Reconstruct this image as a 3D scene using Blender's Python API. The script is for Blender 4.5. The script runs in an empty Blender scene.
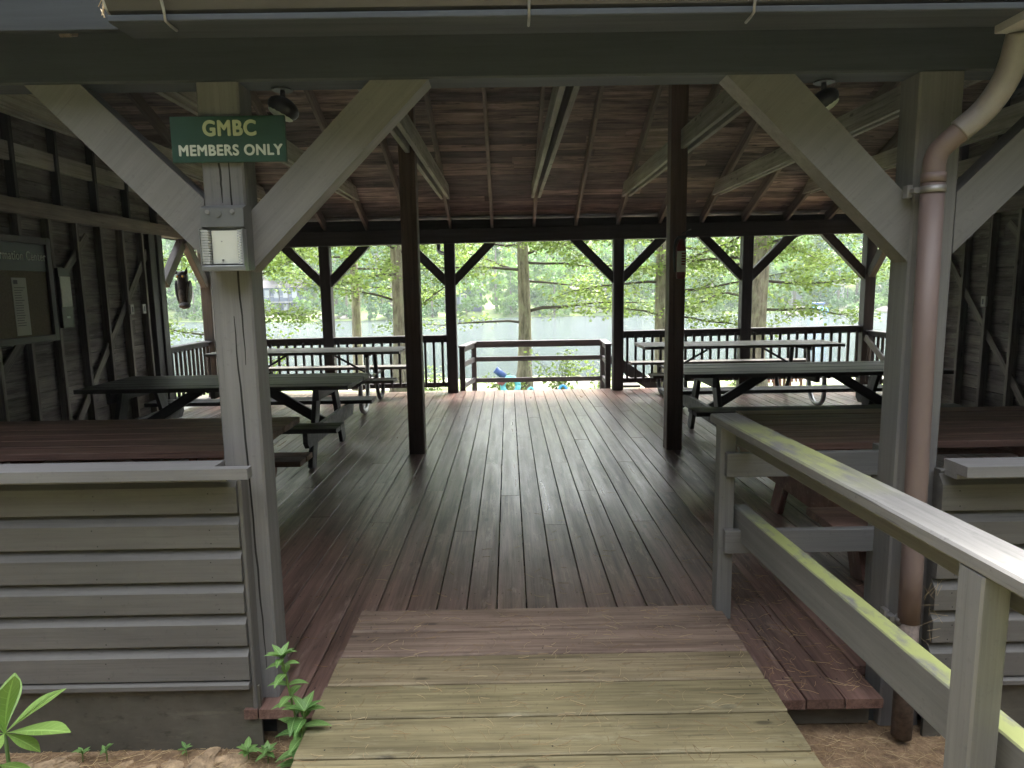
import bpy, math, random
from mathutils import Vector, Matrix
from mathutils import noise as mnoise
R = math.radians
random.seed(7)
S = bpy.context.scene
COL = S.collection
# ------------------------------------------------------------ camera, world, sun, exposure
EYE = 1.5
cd = bpy.data.cameras.new('camera'); cam = bpy.data.objects.new('camera', cd); COL.objects.link(cam)
cd.sensor_width = 36.0; cd.lens = 680.0 / 1024 * 36.0; cd.clip_start = 0.05; cd.clip_end = 2000
P_, R_, Y_ = R(8.0), R(0.9), R(-0.2)
fw = Vector((-math.sin(Y_) * math.cos(P_), math.cos(Y_) * math.cos(P_), -math.sin(P_)))
r0 = Vector((math.cos(Y_), math.sin(Y_), 0)); u0 = r0.cross(fw)
rr = r0 * math.cos(R_) - u0 * math.sin(R_); uu = u0 * math.cos(R_) + r0 * math.sin(R_)
cam.matrix_world = Matrix(((rr.x, uu.x, -fw.x, 0), (rr.y, uu.y, -fw.y, 0), (rr.z, uu.z, -fw.z, EYE), (0, 0, 0, 1)))
S.camera = cam

W = bpy.data.worlds.new('World'); S.world = W; W.use_nodes = True
nt = W.node_tree; nt.nodes.clear()
SUN_EL, SUN_AZ = 62, 25          # azimuth: degrees clockwise from +Y (over the lake, slightly right)
sky = nt.nodes.new('ShaderNodeTexSky'); sky.sky_type = 'NISHITA'; sky.sun_disc = False
sky.sun_elevation = R(SUN_EL); sky.sun_rotation = R(SUN_AZ); sky.air_density = 1.0; sky.dust_density = 4.0; sky.ozone_density = 1.0
hs = nt.nodes.new('ShaderNodeHueSaturation'); hs.inputs['Saturation'].default_value = 0.22
bg = nt.nodes.new('ShaderNodeBackground'); bg.inputs[1].default_value = 0.15
wo = nt.nodes.new('ShaderNodeOutputWorld')
nt.links.new(sky.outputs[0], hs.inputs['Color']); nt.links.new(hs.outputs[0], bg.inputs[0]); nt.links.new(bg.outputs[0], wo.inputs[0])
sl = bpy.data.lights.new('sun', 'SUN'); sl.energy = 1.1; sl.angle = R(14); sl.color = (1, .96, .9)
sun = bpy.data.objects.new('sun', sl); COL.objects.link(sun)
sd = Vector((math.sin(R(SUN_AZ)) * math.cos(R(SUN_EL)), math.cos(R(SUN_AZ)) * math.cos(R(SUN_EL)), math.sin(R(SUN_EL))))
sun.rotation_euler = sd.to_track_quat('Z', 'Y').to_euler()
S.view_settings.view_transform = 'Standard'; S.view_settings.look = 'None'
S.view_settings.exposure = 3.45; S.view_settings.gamma = 1.0
S.render.engine = 'CYCLES'
cy = S.cycles
cy.max_bounces = 7; cy.diffuse_bounces = 4; cy.glossy_bounces = 3; cy.transmission_bounces = 4; cy.transparent_max_bounces = 6
cy.volume_bounces = 0; cy.caustics_reflective = False; cy.caustics_refractive = False
cy.use_denoising = True; cy.sample_clamp_indirect = 6.0

# ------------------------------------------------------------ helpers
class MB:
    """collects shapes; build() links them as one mesh object"""
    def __init__(s): s.v = []; s.f = []; s.g = []; s.r = []; s.m = []; s.sm = []
    def add(s, vs, fs, gr=None, rnd=None, m=0, smooth=False):
        b = len(s.v); s.v += [tuple(v) for v in vs]
        if rnd is None: rnd = random.random()
        if gr is None:
            o = random.random() * 40
            gr = [(v[0] + o, v[1], v[2]) for v in vs]
        s.g += gr; s.r += [rnd] * len(vs)
        s.f += [tuple(b + i for i in f) for f in fs]; s.m += [m] * len(fs); s.sm += [smooth] * len(fs)
    def bar(s, p0, p1, w, h, up=(0, 0, 1), ch=0.004, rnd=None, m=0):
        """timber from p0 to p1: w across, h along 'up', chamfered long edges"""
        p0, p1 = Vector(p0), Vector(p1); d = p1 - p0; L = d.length; d.normalize()
        up = Vector(up); sx = d.cross(up)
        if sx.length < 1e-4: sx = d.cross(Vector((0, 1, 0)))
        sx.normalize(); uy = sx.cross(d).normalized()
        a, b = w / 2, h / 2; c = min(ch, a * .45, b * .45)
        pr = [(-a + c, -b), (a - c, -b), (a, -b + c), (a, b - c), (a - c, b), (-a + c, b), (-a, b - c), (-a, -b + c)]
        o = random.random() * 60; o2 = random.random() * 9
        n = 1; vs = []; gr = []
        for t in (0, L):
            for (x, y) in pr:
                vs.append(p0 + d * t + sx * x + uy * y); gr.append((t + o, x + o2, y + o2))
        fs = [(i, (i + 1) % 8, 8 + (i + 1) % 8, 8 + i) for i in range(8)] + [tuple(range(7, -1, -1)), tuple(range(8, 16))]
        s.add(vs, fs, gr, rnd, m)
    def box(s, lo, hi, ch=0.003, m=0, rnd=None):
        lo, hi = Vector(lo), Vector(hi); c = (lo + hi) / 2; e = hi - lo
        k = max(range(3), key=lambda i: e[i]); a = c.copy(); b = c.copy(); a[k] = lo[k]; b[k] = hi[k]
        if k == 0: s.bar(a, b, e.y, e.z, (0, 0, 1), ch, rnd, m)
        elif k == 1: s.bar(a, b, e.x, e.z, (0, 0, 1), ch, rnd, m)
        else: s.bar(a, b, e.y, e.x, (1, 0, 0), ch, rnd, m)
    def tube(s, pts, rad, n=10, m=0, cap=True, rnd=None, smooth=True):
        pts = [Vector(p) for p in pts]; rads = rad if isinstance(rad, (list, tuple)) else [rad] * len(pts)
        vs = []; gr = []; L = 0; prev = None; o = random.random() * 30
        for i, p in enumerate(pts):
            t = (pts[min(i + 1, len(pts) - 1)] - pts[max(i - 1, 0)]).normalized()
            if prev is None:
                a = t.orthogonal().normalized()
            else:
                a = (prev - t * prev.dot(t)).normalized()
            prev = a; b = t.cross(a)
            if i: L += (p - pts[i - 1]).length
            for k in range(n):
                q = 2 * math.pi * k / n
                vs.append(p + (a * math.cos(q) + b * math.sin(q)) * rads[i])
                gr.append((L + o, rads[i] * math.cos(q), rads[i] * math.sin(q)))
        fs = []
        for i in range(len(pts) - 1):
            for k in range(n):
                fs.append((i * n + k, i * n + (k + 1) % n, (i + 1) * n + (k + 1) % n, (i + 1) * n + k))
        s.add(vs, fs, gr, rnd, m, smooth)
        if cap:
            b = len(s.v) - len(vs)
            s.f += [tuple(b + k for k in range(n - 1, -1, -1)), tuple(b + (len(pts) - 1) * n + k for k in range(n))]
            s.m += [m, m]; s.sm += [False, False]
    def prism(s, poly, y0, y1, axis='y', m=0, rnd=None):
        """polygon in (x,z) extruded y0..y1 (axis y) or (y,z) extruded x0..x1 (axis x)"""
        n = len(poly)
        if axis == 'y': vs = [(x, y0, z) for x, z in poly] + [(x, y1, z) for x, z in poly]
        elif axis == 'x': vs = [(y0, a, z) for a, z in poly] + [(y1, a, z) for a, z in poly]
        else: vs = [(a, b, y0) for a, b in poly] + [(a, b, y1) for a, b in poly]
        fs = [(i, (i + 1) % n, n + (i + 1) % n, n + i) for i in range(n)] + [tuple(range(n - 1, -1, -1)), tuple(range(n, 2 * n))]
        o = random.random() * 40
        gr = [(v[0] + o, v[1], v[2]) if axis != 'y' else (v[0] * .7 + v[2] * .7 + o, v[1], v[2] * .7 - v[0] * .7) for v in vs]
        s.add(vs, fs, gr, rnd, m)
    def ell(s, c, r, nu=14, nv=9, m=0, rot=None, rnd=None, jit=0):
        vs = []; 
        for j in range(nv + 1):
            t = math.pi * j / nv
            for i in range(nu):
                p = 2 * math.pi * i / nu
                q = Vector((r[0] * math.sin(t) * math.cos(p), r[1] * math.sin(t) * math.sin(p), r[2] * math.cos(t)))
                if jit: q *= 1 + jit * mnoise.noise(q * (2.2 / max(r)) + Vector(c) * 3)
                if rot: q = rot @ q
                vs.append(Vector(c) + q)
        fs = [(j * nu + i, (j + 1) * nu + i, (j + 1) * nu + (i + 1) % nu, j * nu + (i + 1) % nu) for j in range(nv) for i in range(nu)]
        s.add(vs, fs, None, rnd, m, True)
    def build(s, name, mats, parent=None, recalc=False):
        me = bpy.data.meshes.new(name)
        org = Vector((0, 0, 0))
        if parent: org = Vector(parent['_org'])
        me.from_pydata([(v[0] - org.x, v[1] - org.y, v[2] - org.z) for v in s.v], [], s.f)
        if not isinstance(mats, (list, tuple)): mats = [mats]
        for m in mats: me.materials.append(m)
        me.polygons.foreach_set('material_index', s.m); me.polygons.foreach_set('use_smooth', s.sm)
        a = me.attributes.new('gr', 'FLOAT_VECTOR', 'POINT'); a.data.foreach_set('vector', [c for g in s.g for c in g])
        a = me.attributes.new('rnd', 'FLOAT', 'POINT'); a.data.foreach_set('value', s.r)
        me.update()
        o = bpy.data.objects.new(name, me); COL.objects.link(o)
        if parent:
            o.parent = parent; o['_org'] = tuple(org)
        else:
            o['_org'] = (0.0, 0.0, 0.0)
        return o

def thing(name, label, cat, loc=(0, 0, 0), group=None):
    o = bpy.data.objects.new(name, None); COL.objects.link(o); o.location = loc; o.empty_display_size = .1
    o['label'] = label; o['category'] = cat; o['_org'] = tuple(float(c) for c in loc)
    if group: o['group'] = group
    return o
def tag(o, label, cat, group=None):
    o['label'] = label; o['category'] = cat
    if group: o['group'] = group
    return o
def kind(o, k='structure'): o['kind'] = k; return o

# ------------------------------------------------------------ materials
def lin(c): return tuple(((x / 12.92) if x <= .04045 else ((x + .055) / 1.055) ** 2.4) for x in c)
def newmat(name):
    m = bpy.data.materials.new(name); m.use_nodes = True; n = m.node_tree; n.nodes.clear()
    out = n.nodes.new('ShaderNodeOutputMaterial'); b = n.nodes.new('ShaderNodeBsdfPrincipled'); n.links.new(b.outputs[0], out.inputs[0])
    return m, n, b, out
def noise_node(n, vec, scale, detail=4, rough=.55, w=None):
    t = n.nodes.new('ShaderNodeTexNoise'); t.inputs['Scale'].default_value = scale; t.inputs['Detail'].default_value = detail
    t.inputs['Roughness'].default_value = rough
    if vec: n.links.new(vec, t.inputs['Vector'])
    return t.outputs['Fac']
def mapping(n, vec, sc, loc=(0, 0, 0)):
    t = n.nodes.new('ShaderNodeMapping'); t.inputs['Scale'].default_value = sc; t.inputs['Location'].default_value = loc
    n.links.new(vec, t.inputs['Vector']); return t.outputs[0]
def ramp(n, fac, stops):
    t = n.nodes.new('ShaderNodeValToRGB'); e = t.color_ramp.elements
    while len(e) < len(stops): e.new(.5)
    for i, (p, c) in enumerate(stops): e[i].position = p; e[i].color = (*c, 1) if len(c) == 3 else c
    n.links.new(fac, t.inputs[0]); return t.outputs[0]
def mrange(n, fac, a, b, c, d):
    t = n.nodes.new('ShaderNodeMapRange'); 
    for i, v in enumerate((a, b, c, d)): t.inputs[i + 1].default_value = v
    n.links.new(fac, t.inputs[0]); return t.outputs[0]
def mix(n, fac, a, b, mode='MIX'):
    t = n.nodes.new('ShaderNodeMix'); t.data_type = 'RGBA'; t.blend_type = mode
    for s_, v in ((0, fac), (6, a), (7, b)):
        if hasattr(v, 'is_linked') or isinstance(v, bpy.types.NodeSocket): n.links.new(v, t.inputs[s_])
        elif s_ == 0: t.inputs[0].default_value = v
        else: t.inputs[s_].default_value = (*v, 1)
    return t.outputs[2]
def math_(n, op, a, b=None):
    t = n.nodes.new('ShaderNodeMath'); t.operation = op
    for i, v in ((0, a), (1, b)):
        if v is None: continue
        if isinstance(v, bpy.types.NodeSocket): n.links.new(v, t.inputs[i])
        else: t.inputs[i].default_value = v
    return t.outputs[0]
def bump(n, b, h, strength, dist=.004):
    t = n.nodes.new('ShaderNodeBump'); t.inputs['Strength'].default_value = strength; t.inputs['Distance'].default_value = dist
    n.links.new(h, t.inputs['Height']); n.links.new(t.outputs[0], b.inputs['Normal'])
def attr(n, name, vec=True):
    t = n.nodes.new('ShaderNodeAttribute'); t.attribute_name = name
    return t.outputs['Vector'] if vec else t.outputs['Fac']
def wood(name, c1, c2, rough=(.5, .7), var=.25, bmp=.5, gs=(1.2, 22, 22), knots=0.0, wear=None, wearamt=.5, spec=.5, blotch=.25, algae=None, lines=.5, dirtamt=.5):
    m, n, b, out = newmat(name)
    gr = attr(n, 'gr'); rnd = attr(n, 'rnd', False)
    geo = n.nodes.new('ShaderNodeNewGeometry')
    g1 = noise_node(n, mapping(n, gr, gs), 1.0, 6, .62)
    g2 = noise_node(n, mapping(n, gr, (gs[0] * 2.5, gs[1] * 5, gs[2] * 5)), 1.0, 3, .6)
    g3 = noise_node(n, mapping(n, gr, (gs[0] * 4, gs[1] * 13, gs[2] * 13)), 1.0, 2, .5)
    gg = math_(n, 'ADD', math_(n, 'ADD', math_(n, 'MULTIPLY', g1, .55), math_(n, 'MULTIPLY', g2, .27)), math_(n, 'MULTIPLY', g3, .18))
    col = ramp(n, gg, [(.40, c1), (.60, c2)])
    if lines:
        lm_ = mrange(n, g2, .36, .30, 0, lines); col = mix(n, lm_, col, tuple(x * .35 for x in c1))
    dirt = noise_node(n, geo.outputs['Position'], 45, 3, .7); col = mix(n, mrange(n, dirt, .60, .72, 0, dirtamt), col, tuple(x * .55 for x in c1))
    if knots:
        vo = n.nodes.new('ShaderNodeTexVoronoi'); vo.inputs['Scale'].default_value = 1.0
        n.links.new(mapping(n, gr, (3.2, 9, 9)), vo.inputs['Vector'])
        k = mrange(n, vo.outputs['Distance'], .07, .13, knots, 0)
        col = mix(n, k, col, tuple(x * .3 for x in c1))
    big = noise_node(n, geo.outputs['Position'], 1.7, 5, .6)
    col = mix(n, 1.0, col, ramp(n, big, [(.3, (1 - blotch,) * 3), (.7, (1 + blotch * .3,) * 3)]), 'MULTIPLY')
    vv = mrange(n, rnd, 0, 1, 1 - var, 1 + var)
    hv = n.nodes.new('ShaderNodeHueSaturation'); n.links.new(vv, hv.inputs['Value']); n.links.new(col, hv.inputs['Color']); col = hv.outputs[0]
    if wear:
        wn = noise_node(n, mapping(n, gr, (3, 14, 14)), 1.3, 8, .7)
        wm = mrange(n, wn, .56, .68, 0, wearamt)
        col = mix(n, wm, col, wear)
    if algae:
        sep = n.nodes.new('ShaderNodeSeparateXYZ'); n.links.new(geo.outputs['Normal'], sep.inputs[0])
        up = mrange(n, sep.outputs['Z'], .55, .8, 0, 1)
        an = noise_node(n, mapping(n, geo.outputs['Position'], algae[1]), 1.0, 5, .6)
        sp = n.nodes.new('ShaderNodeSeparateXYZ'); n.links.new(geo.outputs['Position'], sp.inputs[0])
        am = math_(n, 'MULTIPLY', up, mrange(n, an, algae[2], algae[3], 0, 1))
        if len(algae) > 4:
            am = math_(n, 'MULTIPLY', am, algae[4](n, sp))
        col = mix(n, am, col, algae[0])
    n.links.new(col, b.inputs['Base Color'])
    n.links.new(mrange(n, g1, .3, .7, rough[1], rough[0]), b.inputs['Roughness'])
    b.inputs['Specular IOR Level'].default_value = spec
    bump(n, b, gg, bmp)
    return m
def plain(name, c, rough=.5, metal=0, var=0, nscale=30, spec=.5, emit=0, alpha=None, trans=0, bmp=0):
    m, n, b, out = newmat(name)
    geo = n.nodes.new('ShaderNodeTexCoord')
    nn = noise_node(n, geo.outputs['Object'], nscale, 4, .6)
    col = ramp(n, nn, [(.3, tuple(x * (1 - var) for x in c)), (.7, tuple(x * (1 + var) for x in c))])
    n.links.new(col, b.inputs['Base Color']); b.inputs['Roughness'].default_value = rough; b.inputs['Metallic'].default_value = metal
    b.inputs['Specular IOR Level'].default_value = spec
    if trans: b.inputs['Transmission Weight'].default_value = trans
    if bmp: bump(n, b, nn, bmp)
    return m
def leafmat(name, c1, c2, tr=.45, ns=.6, vein=False):
    m, n, b, out = newmat(name)
    geo = n.nodes.new('ShaderNodeNewGeometry')
    rnd = attr(n, 'rnd', False)
    nn = noise_node(n, geo.outputs['Position'], ns, 3, .6)
    f = math_(n, 'ADD', math_(n, 'MULTIPLY', nn, .6), math_(n, 'MULTIPLY', rnd, .4))
    col = ramp(n, f, [(.3, c1), (.7, c2)])
    if vein:
        sx_ = n.nodes.new('ShaderNodeSeparateXYZ'); n.links.new(attr(n, 'gr'), sx_.inputs[0])
        ay = math_(n, 'ABSOLUTE', sx_.outputs['Y'])
        sv = math_(n, 'SINE', math_(n, 'MULTIPLY', math_(n, 'SUBTRACT', math_(n, 'MULTIPLY', sx_.outputs['X'], 9.0), math_(n, 'MULTIPLY', ay, 1.4)), 6.283))
        vm = math_(n, 'MAXIMUM', mrange(n, ay, .05, .12, .8, 0), mrange(n, sv, .9, 1.0, 0, .35))
        col = mix(n, vm, col, tuple(min(1, x * 1.5 + .05) for x in c2)); bump(n, b, vm, .4, .001)
    n.links.new(col, b.inputs['Base Color']); b.inputs['Roughness'].default_value = .38 if vein else .45
    t = n.nodes.new('ShaderNodeBsdfTranslucent')
    tc = mix(n, 1.0, col, (1.12, 1.18, .85), 'MULTIPLY'); n.links.new(tc, t.inputs[0])
    ms = n.nodes.new('ShaderNodeMixShader'); ms.inputs[0].default_value = tr
    n.links.new(b.outputs[0], ms.inputs[1]); n.links.new(t.outputs[0], ms.inputs[2]); n.links.new(ms.outputs[0], out.inputs[0])
    return m

M = {}
M['paint'] = wood('grey_paint', (.153, .148, .143), (.192, .186, .180), (.5, .62), .05, .22, (1.2, 25, 25), lines=.18, dirtamt=.3, blotch=.14)
M['siding'] = wood('grey_siding_paint', (.104, .099, .09), (.138, .132, .121), (.5, .65), .06, .3, (1.2, 25, 25), lines=.25, dirtamt=.35, blotch=.2, wear=(.2, .2, .17), wearamt=.12)
M['skirt'] = wood('skirt_paint', (.092, .084, .064), (.118, .108, .085), (.6, .8), .06, .4, (5, 5, 5), blotch=.35, wear=(.2, .18, .13), wearamt=.35)
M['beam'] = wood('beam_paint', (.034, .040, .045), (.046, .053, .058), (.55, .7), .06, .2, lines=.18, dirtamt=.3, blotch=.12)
M['railpaint'] = wood('handrail_paint', (.165, .162, .155), (.21, .206, .196), (.5, .65), .05, .25, (1.2, 25, 25), lines=.18, dirtamt=.3, blotch=.12)
M['railtop'] = wood('handrail_top', (.15, .144, .134), (.205, .198, .184), (.5, .65), .05, .6, (1.0, 18, 18), blotch=.15, wear=(.29, .28, .26), wearamt=.6, lines=.8,
    algae=((.31, .33, .13), (14, 5, 1), .36, .56, lambda n, sp: math_(n, 'MULTIPLY', mrange(n, sp.outputs['Y'], 1.75, 2.1, 0, .9), mrange(n, sp.outputs['Y'], 2.85, 2.6, 0, 1))))
M['midrail'] = wood('handrail_mid', (.165, .162, .155), (.21, .206, .196), (.5, .65), .05, .25, lines=.18, dirtamt=.3, blotch=.12,
    algae=((.33, .36, .13), (22, 11, 1), .30, .52, lambda n, sp: mrange(n, sp.outputs['Y'], 2.9, 2.65, 0, 1)))
M['darkpost'] = wood('dark_stained_post', (.028, .026, .027), (.045, .042, .042), (.55, .7), .1, .3)
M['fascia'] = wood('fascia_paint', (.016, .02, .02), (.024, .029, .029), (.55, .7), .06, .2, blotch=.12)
M['cornerpost'] = wood('weathered_corner_post', (.11, .10, .09), (.16, .15, .13), (.55, .7), .1, .3)
M['midpost'] = wood('brown_post', (.075, .042, .031), (.14, .082, .06), (.5, .7), .1, .5, wear=(.13, .09, .06), wearamt=.4)
M['rafter'] = wood('rafter_wood', (.12, .092, .076), (.22, .175, .145), (.6, .8), .2, .5, knots=.6)
M['tie'] = wood('tie_wood', (.22, .20, .175), (.40, .37, .33), (.6, .8), .14, .6, (1.0, 18, 18), knots=.8, blotch=.35)
M['sheath'] = wood('roof_boards', (.06, .043, .036), (.32, .235, .20), (.6, .85), .62, .8, (1.6, 18, 18), knots=.75, blotch=.4, wear=(.22, .19, .16), wearamt=.45)
M['wallboard'] = wood('wall_boards', (.08, .068, .058), (.21, .185, .16), (.7, .9), .3, .9, (1.5, 16, 16), knots=.8, blotch=.45, wear=(.26, .25, .21), wearamt=.5)
M['stud'] = wood('stud_wood', (.08, .068, .055), (.2, .175, .145), (.6, .8), .3, .5, knots=.7, blotch=.4)
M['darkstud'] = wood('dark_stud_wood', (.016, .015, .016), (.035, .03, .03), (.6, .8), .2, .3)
M['floor'] = wood('floor_boards', (.076, .040, .031), (.205, .122, .098), (.27, .44), .30, .55, (1.1, 16, 16), knots=.6, blotch=.35, wear=(.30, .22, .18), wearamt=.6, spec=.5)
M['flooredge'] = wood('landing_boards', (.22, .18, .15), (.33, .28, .24), (.5, .7), .12, .5, (1.1, 20, 20), blotch=.25)
M['rampmid'] = wood('ramp_faded', (.145, .11, .06), (.32, .255, .15), (.6, .8), .1, .7, (1.0, 16, 16), knots=.6, blotch=.3, wear=(.36, .3, .2), wearamt=.4)
M['rampred'] = wood('ramp_stained', (.15, .10, .072), (.33, .235, .175), (.6, .8), .1, .6, (1.0, 18, 18), knots=.6, blotch=.3, wear=(.36, .29, .2), wearamt=.4)
M['ramp'] = wood('ramp_treated', (.15, .122, .06), (.33, .275, .145), (.6, .8), .1, .7, (1.0, 16, 16), knots=.75, blotch=.3, wear=(.40, .36, .23), wearamt=.45)
M['tred'] = wood('table_red_brown', (.12, .066, .048), (.27, .16, .122), (.6, .75), .22, .5, (1.0, 18, 18), wear=(.2, .15, .11), wearamt=.3)
M['tredleg'] = wood('table_red_leg', (.13, .05, .034), (.22, .095, .068), (.55, .7), .12, .5, (1.0, 18, 18), wear=(.42, .35, .28), wearamt=.5)
M['tblack'] = wood('table_charcoal', (.026, .026, .028), (.056, .055, .057), (.5, .65), .2, .5, (1.0, 18, 18), wear=(.12, .11, .1), wearamt=.3)
M['tgrey'] = wood('table_weathered', (.14, .13, .115), (.22, .205, .18), (.55, .7), .12, .5, (1.0, 18, 18), blotch=.2)
M['shingle'] = plain('roof_shingle', (.08, .075, .07), .9, 0, .4, 6)
M['metal'] = plain('galvanised_tube', (.4, .41, .42), .38, 1, .2, 8)
M['darkmetal'] = plain('dark_steel', (.03, .03, .033), .45, .3, .2, 10)
M['copper'] = plain('brown_downspout_paint', (.17, .122, .107), .5, 0, .06, 3, bmp=.03)
M['pipelow'] = plain('stained_downspout_foot', (.13, .10, .083), .75, 0, .4, 45, bmp=.3)
M['pipewhite'] = plain('faded_elbow_paint', (.25, .225, .22), .35, 0, .2, 7)
M['gutter'] = plain('brown_gutter_paint', (.065, .057, .056), .45, 0, .12, 4)
M['gutterend'] = plain('gutter_end_metal', (.42, .41, .41), .4, .2, .1, 9)
M['strap'] = plain('strap_metal', (.3, .29, .28), .4, .6, .15, 20)
M['black'] = plain('black_plastic', (.012, .012, .013), .4, 0, .1)
M['crack'] = plain('crack_dark', (.02, .018, .016), .9)
M['sign'] = plain('sign_green', (.018, .062, .043), .45, 0, .12, 12)
M['cream'] = plain('letter_cream', (.48, .52, .33), .6, 0, .08, 40)
M['white'] = plain('letter_white', (.62, .66, .6), .6, 0, .08, 40)
M['housing'] = plain('lamp_housing', (.16, .165, .16), .4, .4, .1, 20)
M['lensplate'] = plain('lamp_reflector', (.62, .63, .56), .35, 0, .03, 10)
M['paper'] = plain('paper', (.42, .42, .38), .7, 0, .05, 10)
M['ink'] = plain('ink', (.12, .12, .13), .8)
M['cork'] = plain('cork_board', (.13, .105, .065), .85, 0, .2, 60)
M['header'] = plain('board_header', (.02, .032, .034), .5)
M['boardframe'] = wood('board_frame', (.02, .014, .012), (.035, .025, .022), (.5, .6), .1, .3)
M['outlet'] = plain('outlet_plastic', (.35, .34, .3), .5)
M['red'] = plain('extinguisher_red', (.16, .012, .012), .3)
M['owl1'] = plain('owl_dark', (.018, .017, .018), .6, 0, .6, 22)
M['owl2'] = plain('owl_grey', (.07, .07, .072), .6, 0, .5, 30)
M['yellow'] = plain('owl_eye', (.6, .4, .05), .3)
M['blue'] = plain('bright_blue', (.05, .30, .62), .5, 0, .1)
M['navy'] = plain('navy_blue', (.04, .09, .3), .5)
M['pink'] = plain('pink_red', (.5, .16, .22), .5)
M['cyan'] = plain('pale_cyan', (.15, .55, .65), .5)
M['hull'] = plain('white_hull', (.7, .7, .7), .4)
M['needle'] = plain('dry_pine_needle', (.33, .22, .11), .8, 0, .3, 3)
M['needle2'] = plain('pale_pine_needle', (.5, .38, .21), .8, 0, .3, 3)
M['rock'] = plain('tan_stone', (.33, .235, .14), .9, 0, .5, 28, bmp=.6)
M['rockfar'] = plain('pale_shore_stone', (.38, .35, .3), .85, 0, .3, 1.2)
M['house1'] = plain('blue_grey_house', (.10, .13, .18), .7, 0, .1, 2)
M['house2'] = plain('pale_house', (.4, .4, .38), .7, 0, .1, 2)
M['housewin'] = plain('house_window', (.35, .38, .4), .2)
M['houseroof'] = plain('house_roof', (.12, .11, .11), .8, 0, .1, 2)
M['leafA'] = leafmat('maple_leaf', (.11, .17, .04), (.27, .35, .10), .5)
M['leafB'] = leafmat('far_leaf', (.08, .18, .03), (.20, .34, .06), .35, .12)
M['leafC'] = leafmat('far_leaf_dark', (.05, .13, .04), (.13, .25, .06), .3, .12)
M['leafD'] = leafmat('sky_block_leaf', (.018, .021, .016), (.034, .039, .030), .1)  # dark neutral leaves of the added light screen, keep green cast off the front
M['leafS'] = leafmat('plant_leaf', (.13, .25, .045), (.25, .40, .10), .3, 14, True)
M['leafP'] = leafmat('nettle_leaf', (.09, .2, .05), (.21, .36, .11), .3, 14, True)
M['stem'] = plain('stem_green', (.12, .2, .05), .6)
def barkmat(name, c1, c2, sc):
    m, n, b, out = newmat(name); gr = attr(n, 'gr')
    a = noise_node(n, mapping(n, gr, sc), 1, 6, .65)
    geo = n.nodes.new('ShaderNodeNewGeometry'); p = noise_node(n, geo.outputs['Position'], 3.5, 4, .6)
    col = ramp(n, a, [(.36, c1), (.62, c2)])
    col = mix(n, mrange(n, p, .5, .62, 0, .55), col, (.26, .27, .17))
    n.links.new(col, b.inputs['Base Color']); b.inputs['Roughness'].default_value = .9; bump(n, b, a, .9, .03); return m
M['bark'] = barkmat('grey_bark', (.10, .085, .06), (.27, .24, .18), (3, 16, 16))
M['twig'] = plain('twig_bark', (.07, .06, .045), .9)

# ------------------------------------------------------------ text
def text(body, mat, parent, centre, right, up, width, height, name='lettering', bold=.02, depth=.0015, rep_=0):
    c = bpy.data.curves.new('t', 'FONT'); c.body = body; c.size = 1; c.offset = bold; c.extrude = .5; c.align_x = 'CENTER'; c.space_character = 1.1
    o = bpy.data.objects.new('t', c); COL.objects.link(o)
    bpy.context.view_layer.update()
    me = bpy.data.meshes.new_from_object(o); bpy.data.objects.remove(o)
    xs = [v.co.x for v in me.vertices]; ys = [v.co.y for v in me.vertices]
    cx, cyy = (min(xs) + max(xs)) / 2, (min(ys) + max(ys)) / 2; sx = width / (max(xs) - min(xs)); sy = height / (max(ys) - min(ys))
    rt, u = Vector(right), Vector(up); nz = rt.cross(u); org = Vector(parent['_org'])
    for v in me.vertices:
        v.co = Vector(centre) + rt * (v.co.x - cx) * sx + u * (v.co.y - cyy) * sy + nz * (v.co.z * 2 * depth) - org
    if rep_:
        nv = len(me.vertices); V0 = [v.co.copy() for v in me.vertices]; F0 = [tuple(p.vertices) for p in me.polygons]; VV = []; FF = []
        for k_, (a_, b_) in enumerate(((0, 0), (1, 0), (-1, 0), (0, 1), (0, -1), (.7, .7), (-.7, .7), (.7, -.7), (-.7, -.7))):
            o_ = rt * a_ * rep_ + u * b_ * rep_ + nz * k_ * .00004
            FF += [tuple(i_ + len(VV) for i_ in f_) for f_ in F0]; VV += [v_ + o_ for v_ in V0]
        me = bpy.data.meshes.new(name); me.from_pydata(VV, [], FF)
    me.materials.clear(); me.materials.append(mat); me.name = name
    ob = bpy.data.objects.new(name, me); COL.objects.link(ob); ob.parent = parent; ob['_org'] = tuple(org); return ob

# ============================================================ TERRAIN, WATER
LAKE = -3.0
def ground_z(x, y):
    if y < 2.6: z = -.165
    elif y < 11: z = -.165 - (y - 2.6) / 8.4 * .34
    elif y < 36: z = -.505 - (y - 11) * .106
    elif y < 44: z = -3.155 - (y - 36) * .25
    elif y < 100: z = -5.2
    else:
        sh = 107 + 4 * math.sin(x * .06) - .05 * x
        if y < sh: z = -5.2 + (y - 100) / max(sh - 100, 1) * 2.3
        else: z = -2.9 + (y - sh) * .09 + max(0, y - sh - 22) * .30
    if y > 12: z += .12 * mnoise.noise(Vector((x * .35, y * .35, 0))) * min(1, (y - 12) / 6)
    return z
def frange(a, b, n): return [a + (b - a) * i / n for i in range(n + 1)]
g = MB()
xs = sorted(set(frange(-260, -60, 20) + frange(-60, 60, 80) + frange(60, 260, 20)))
ys = sorted(set([-60, -40, -20, -10, -4, 0, 1, 2, 2.3] + frange(2.6, 11, 8) + frange(11, 44, 44) + frange(44, 100, 8) + frange(100, 150, 30) + frange(150, 340, 16)))
nx = len(xs)
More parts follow.
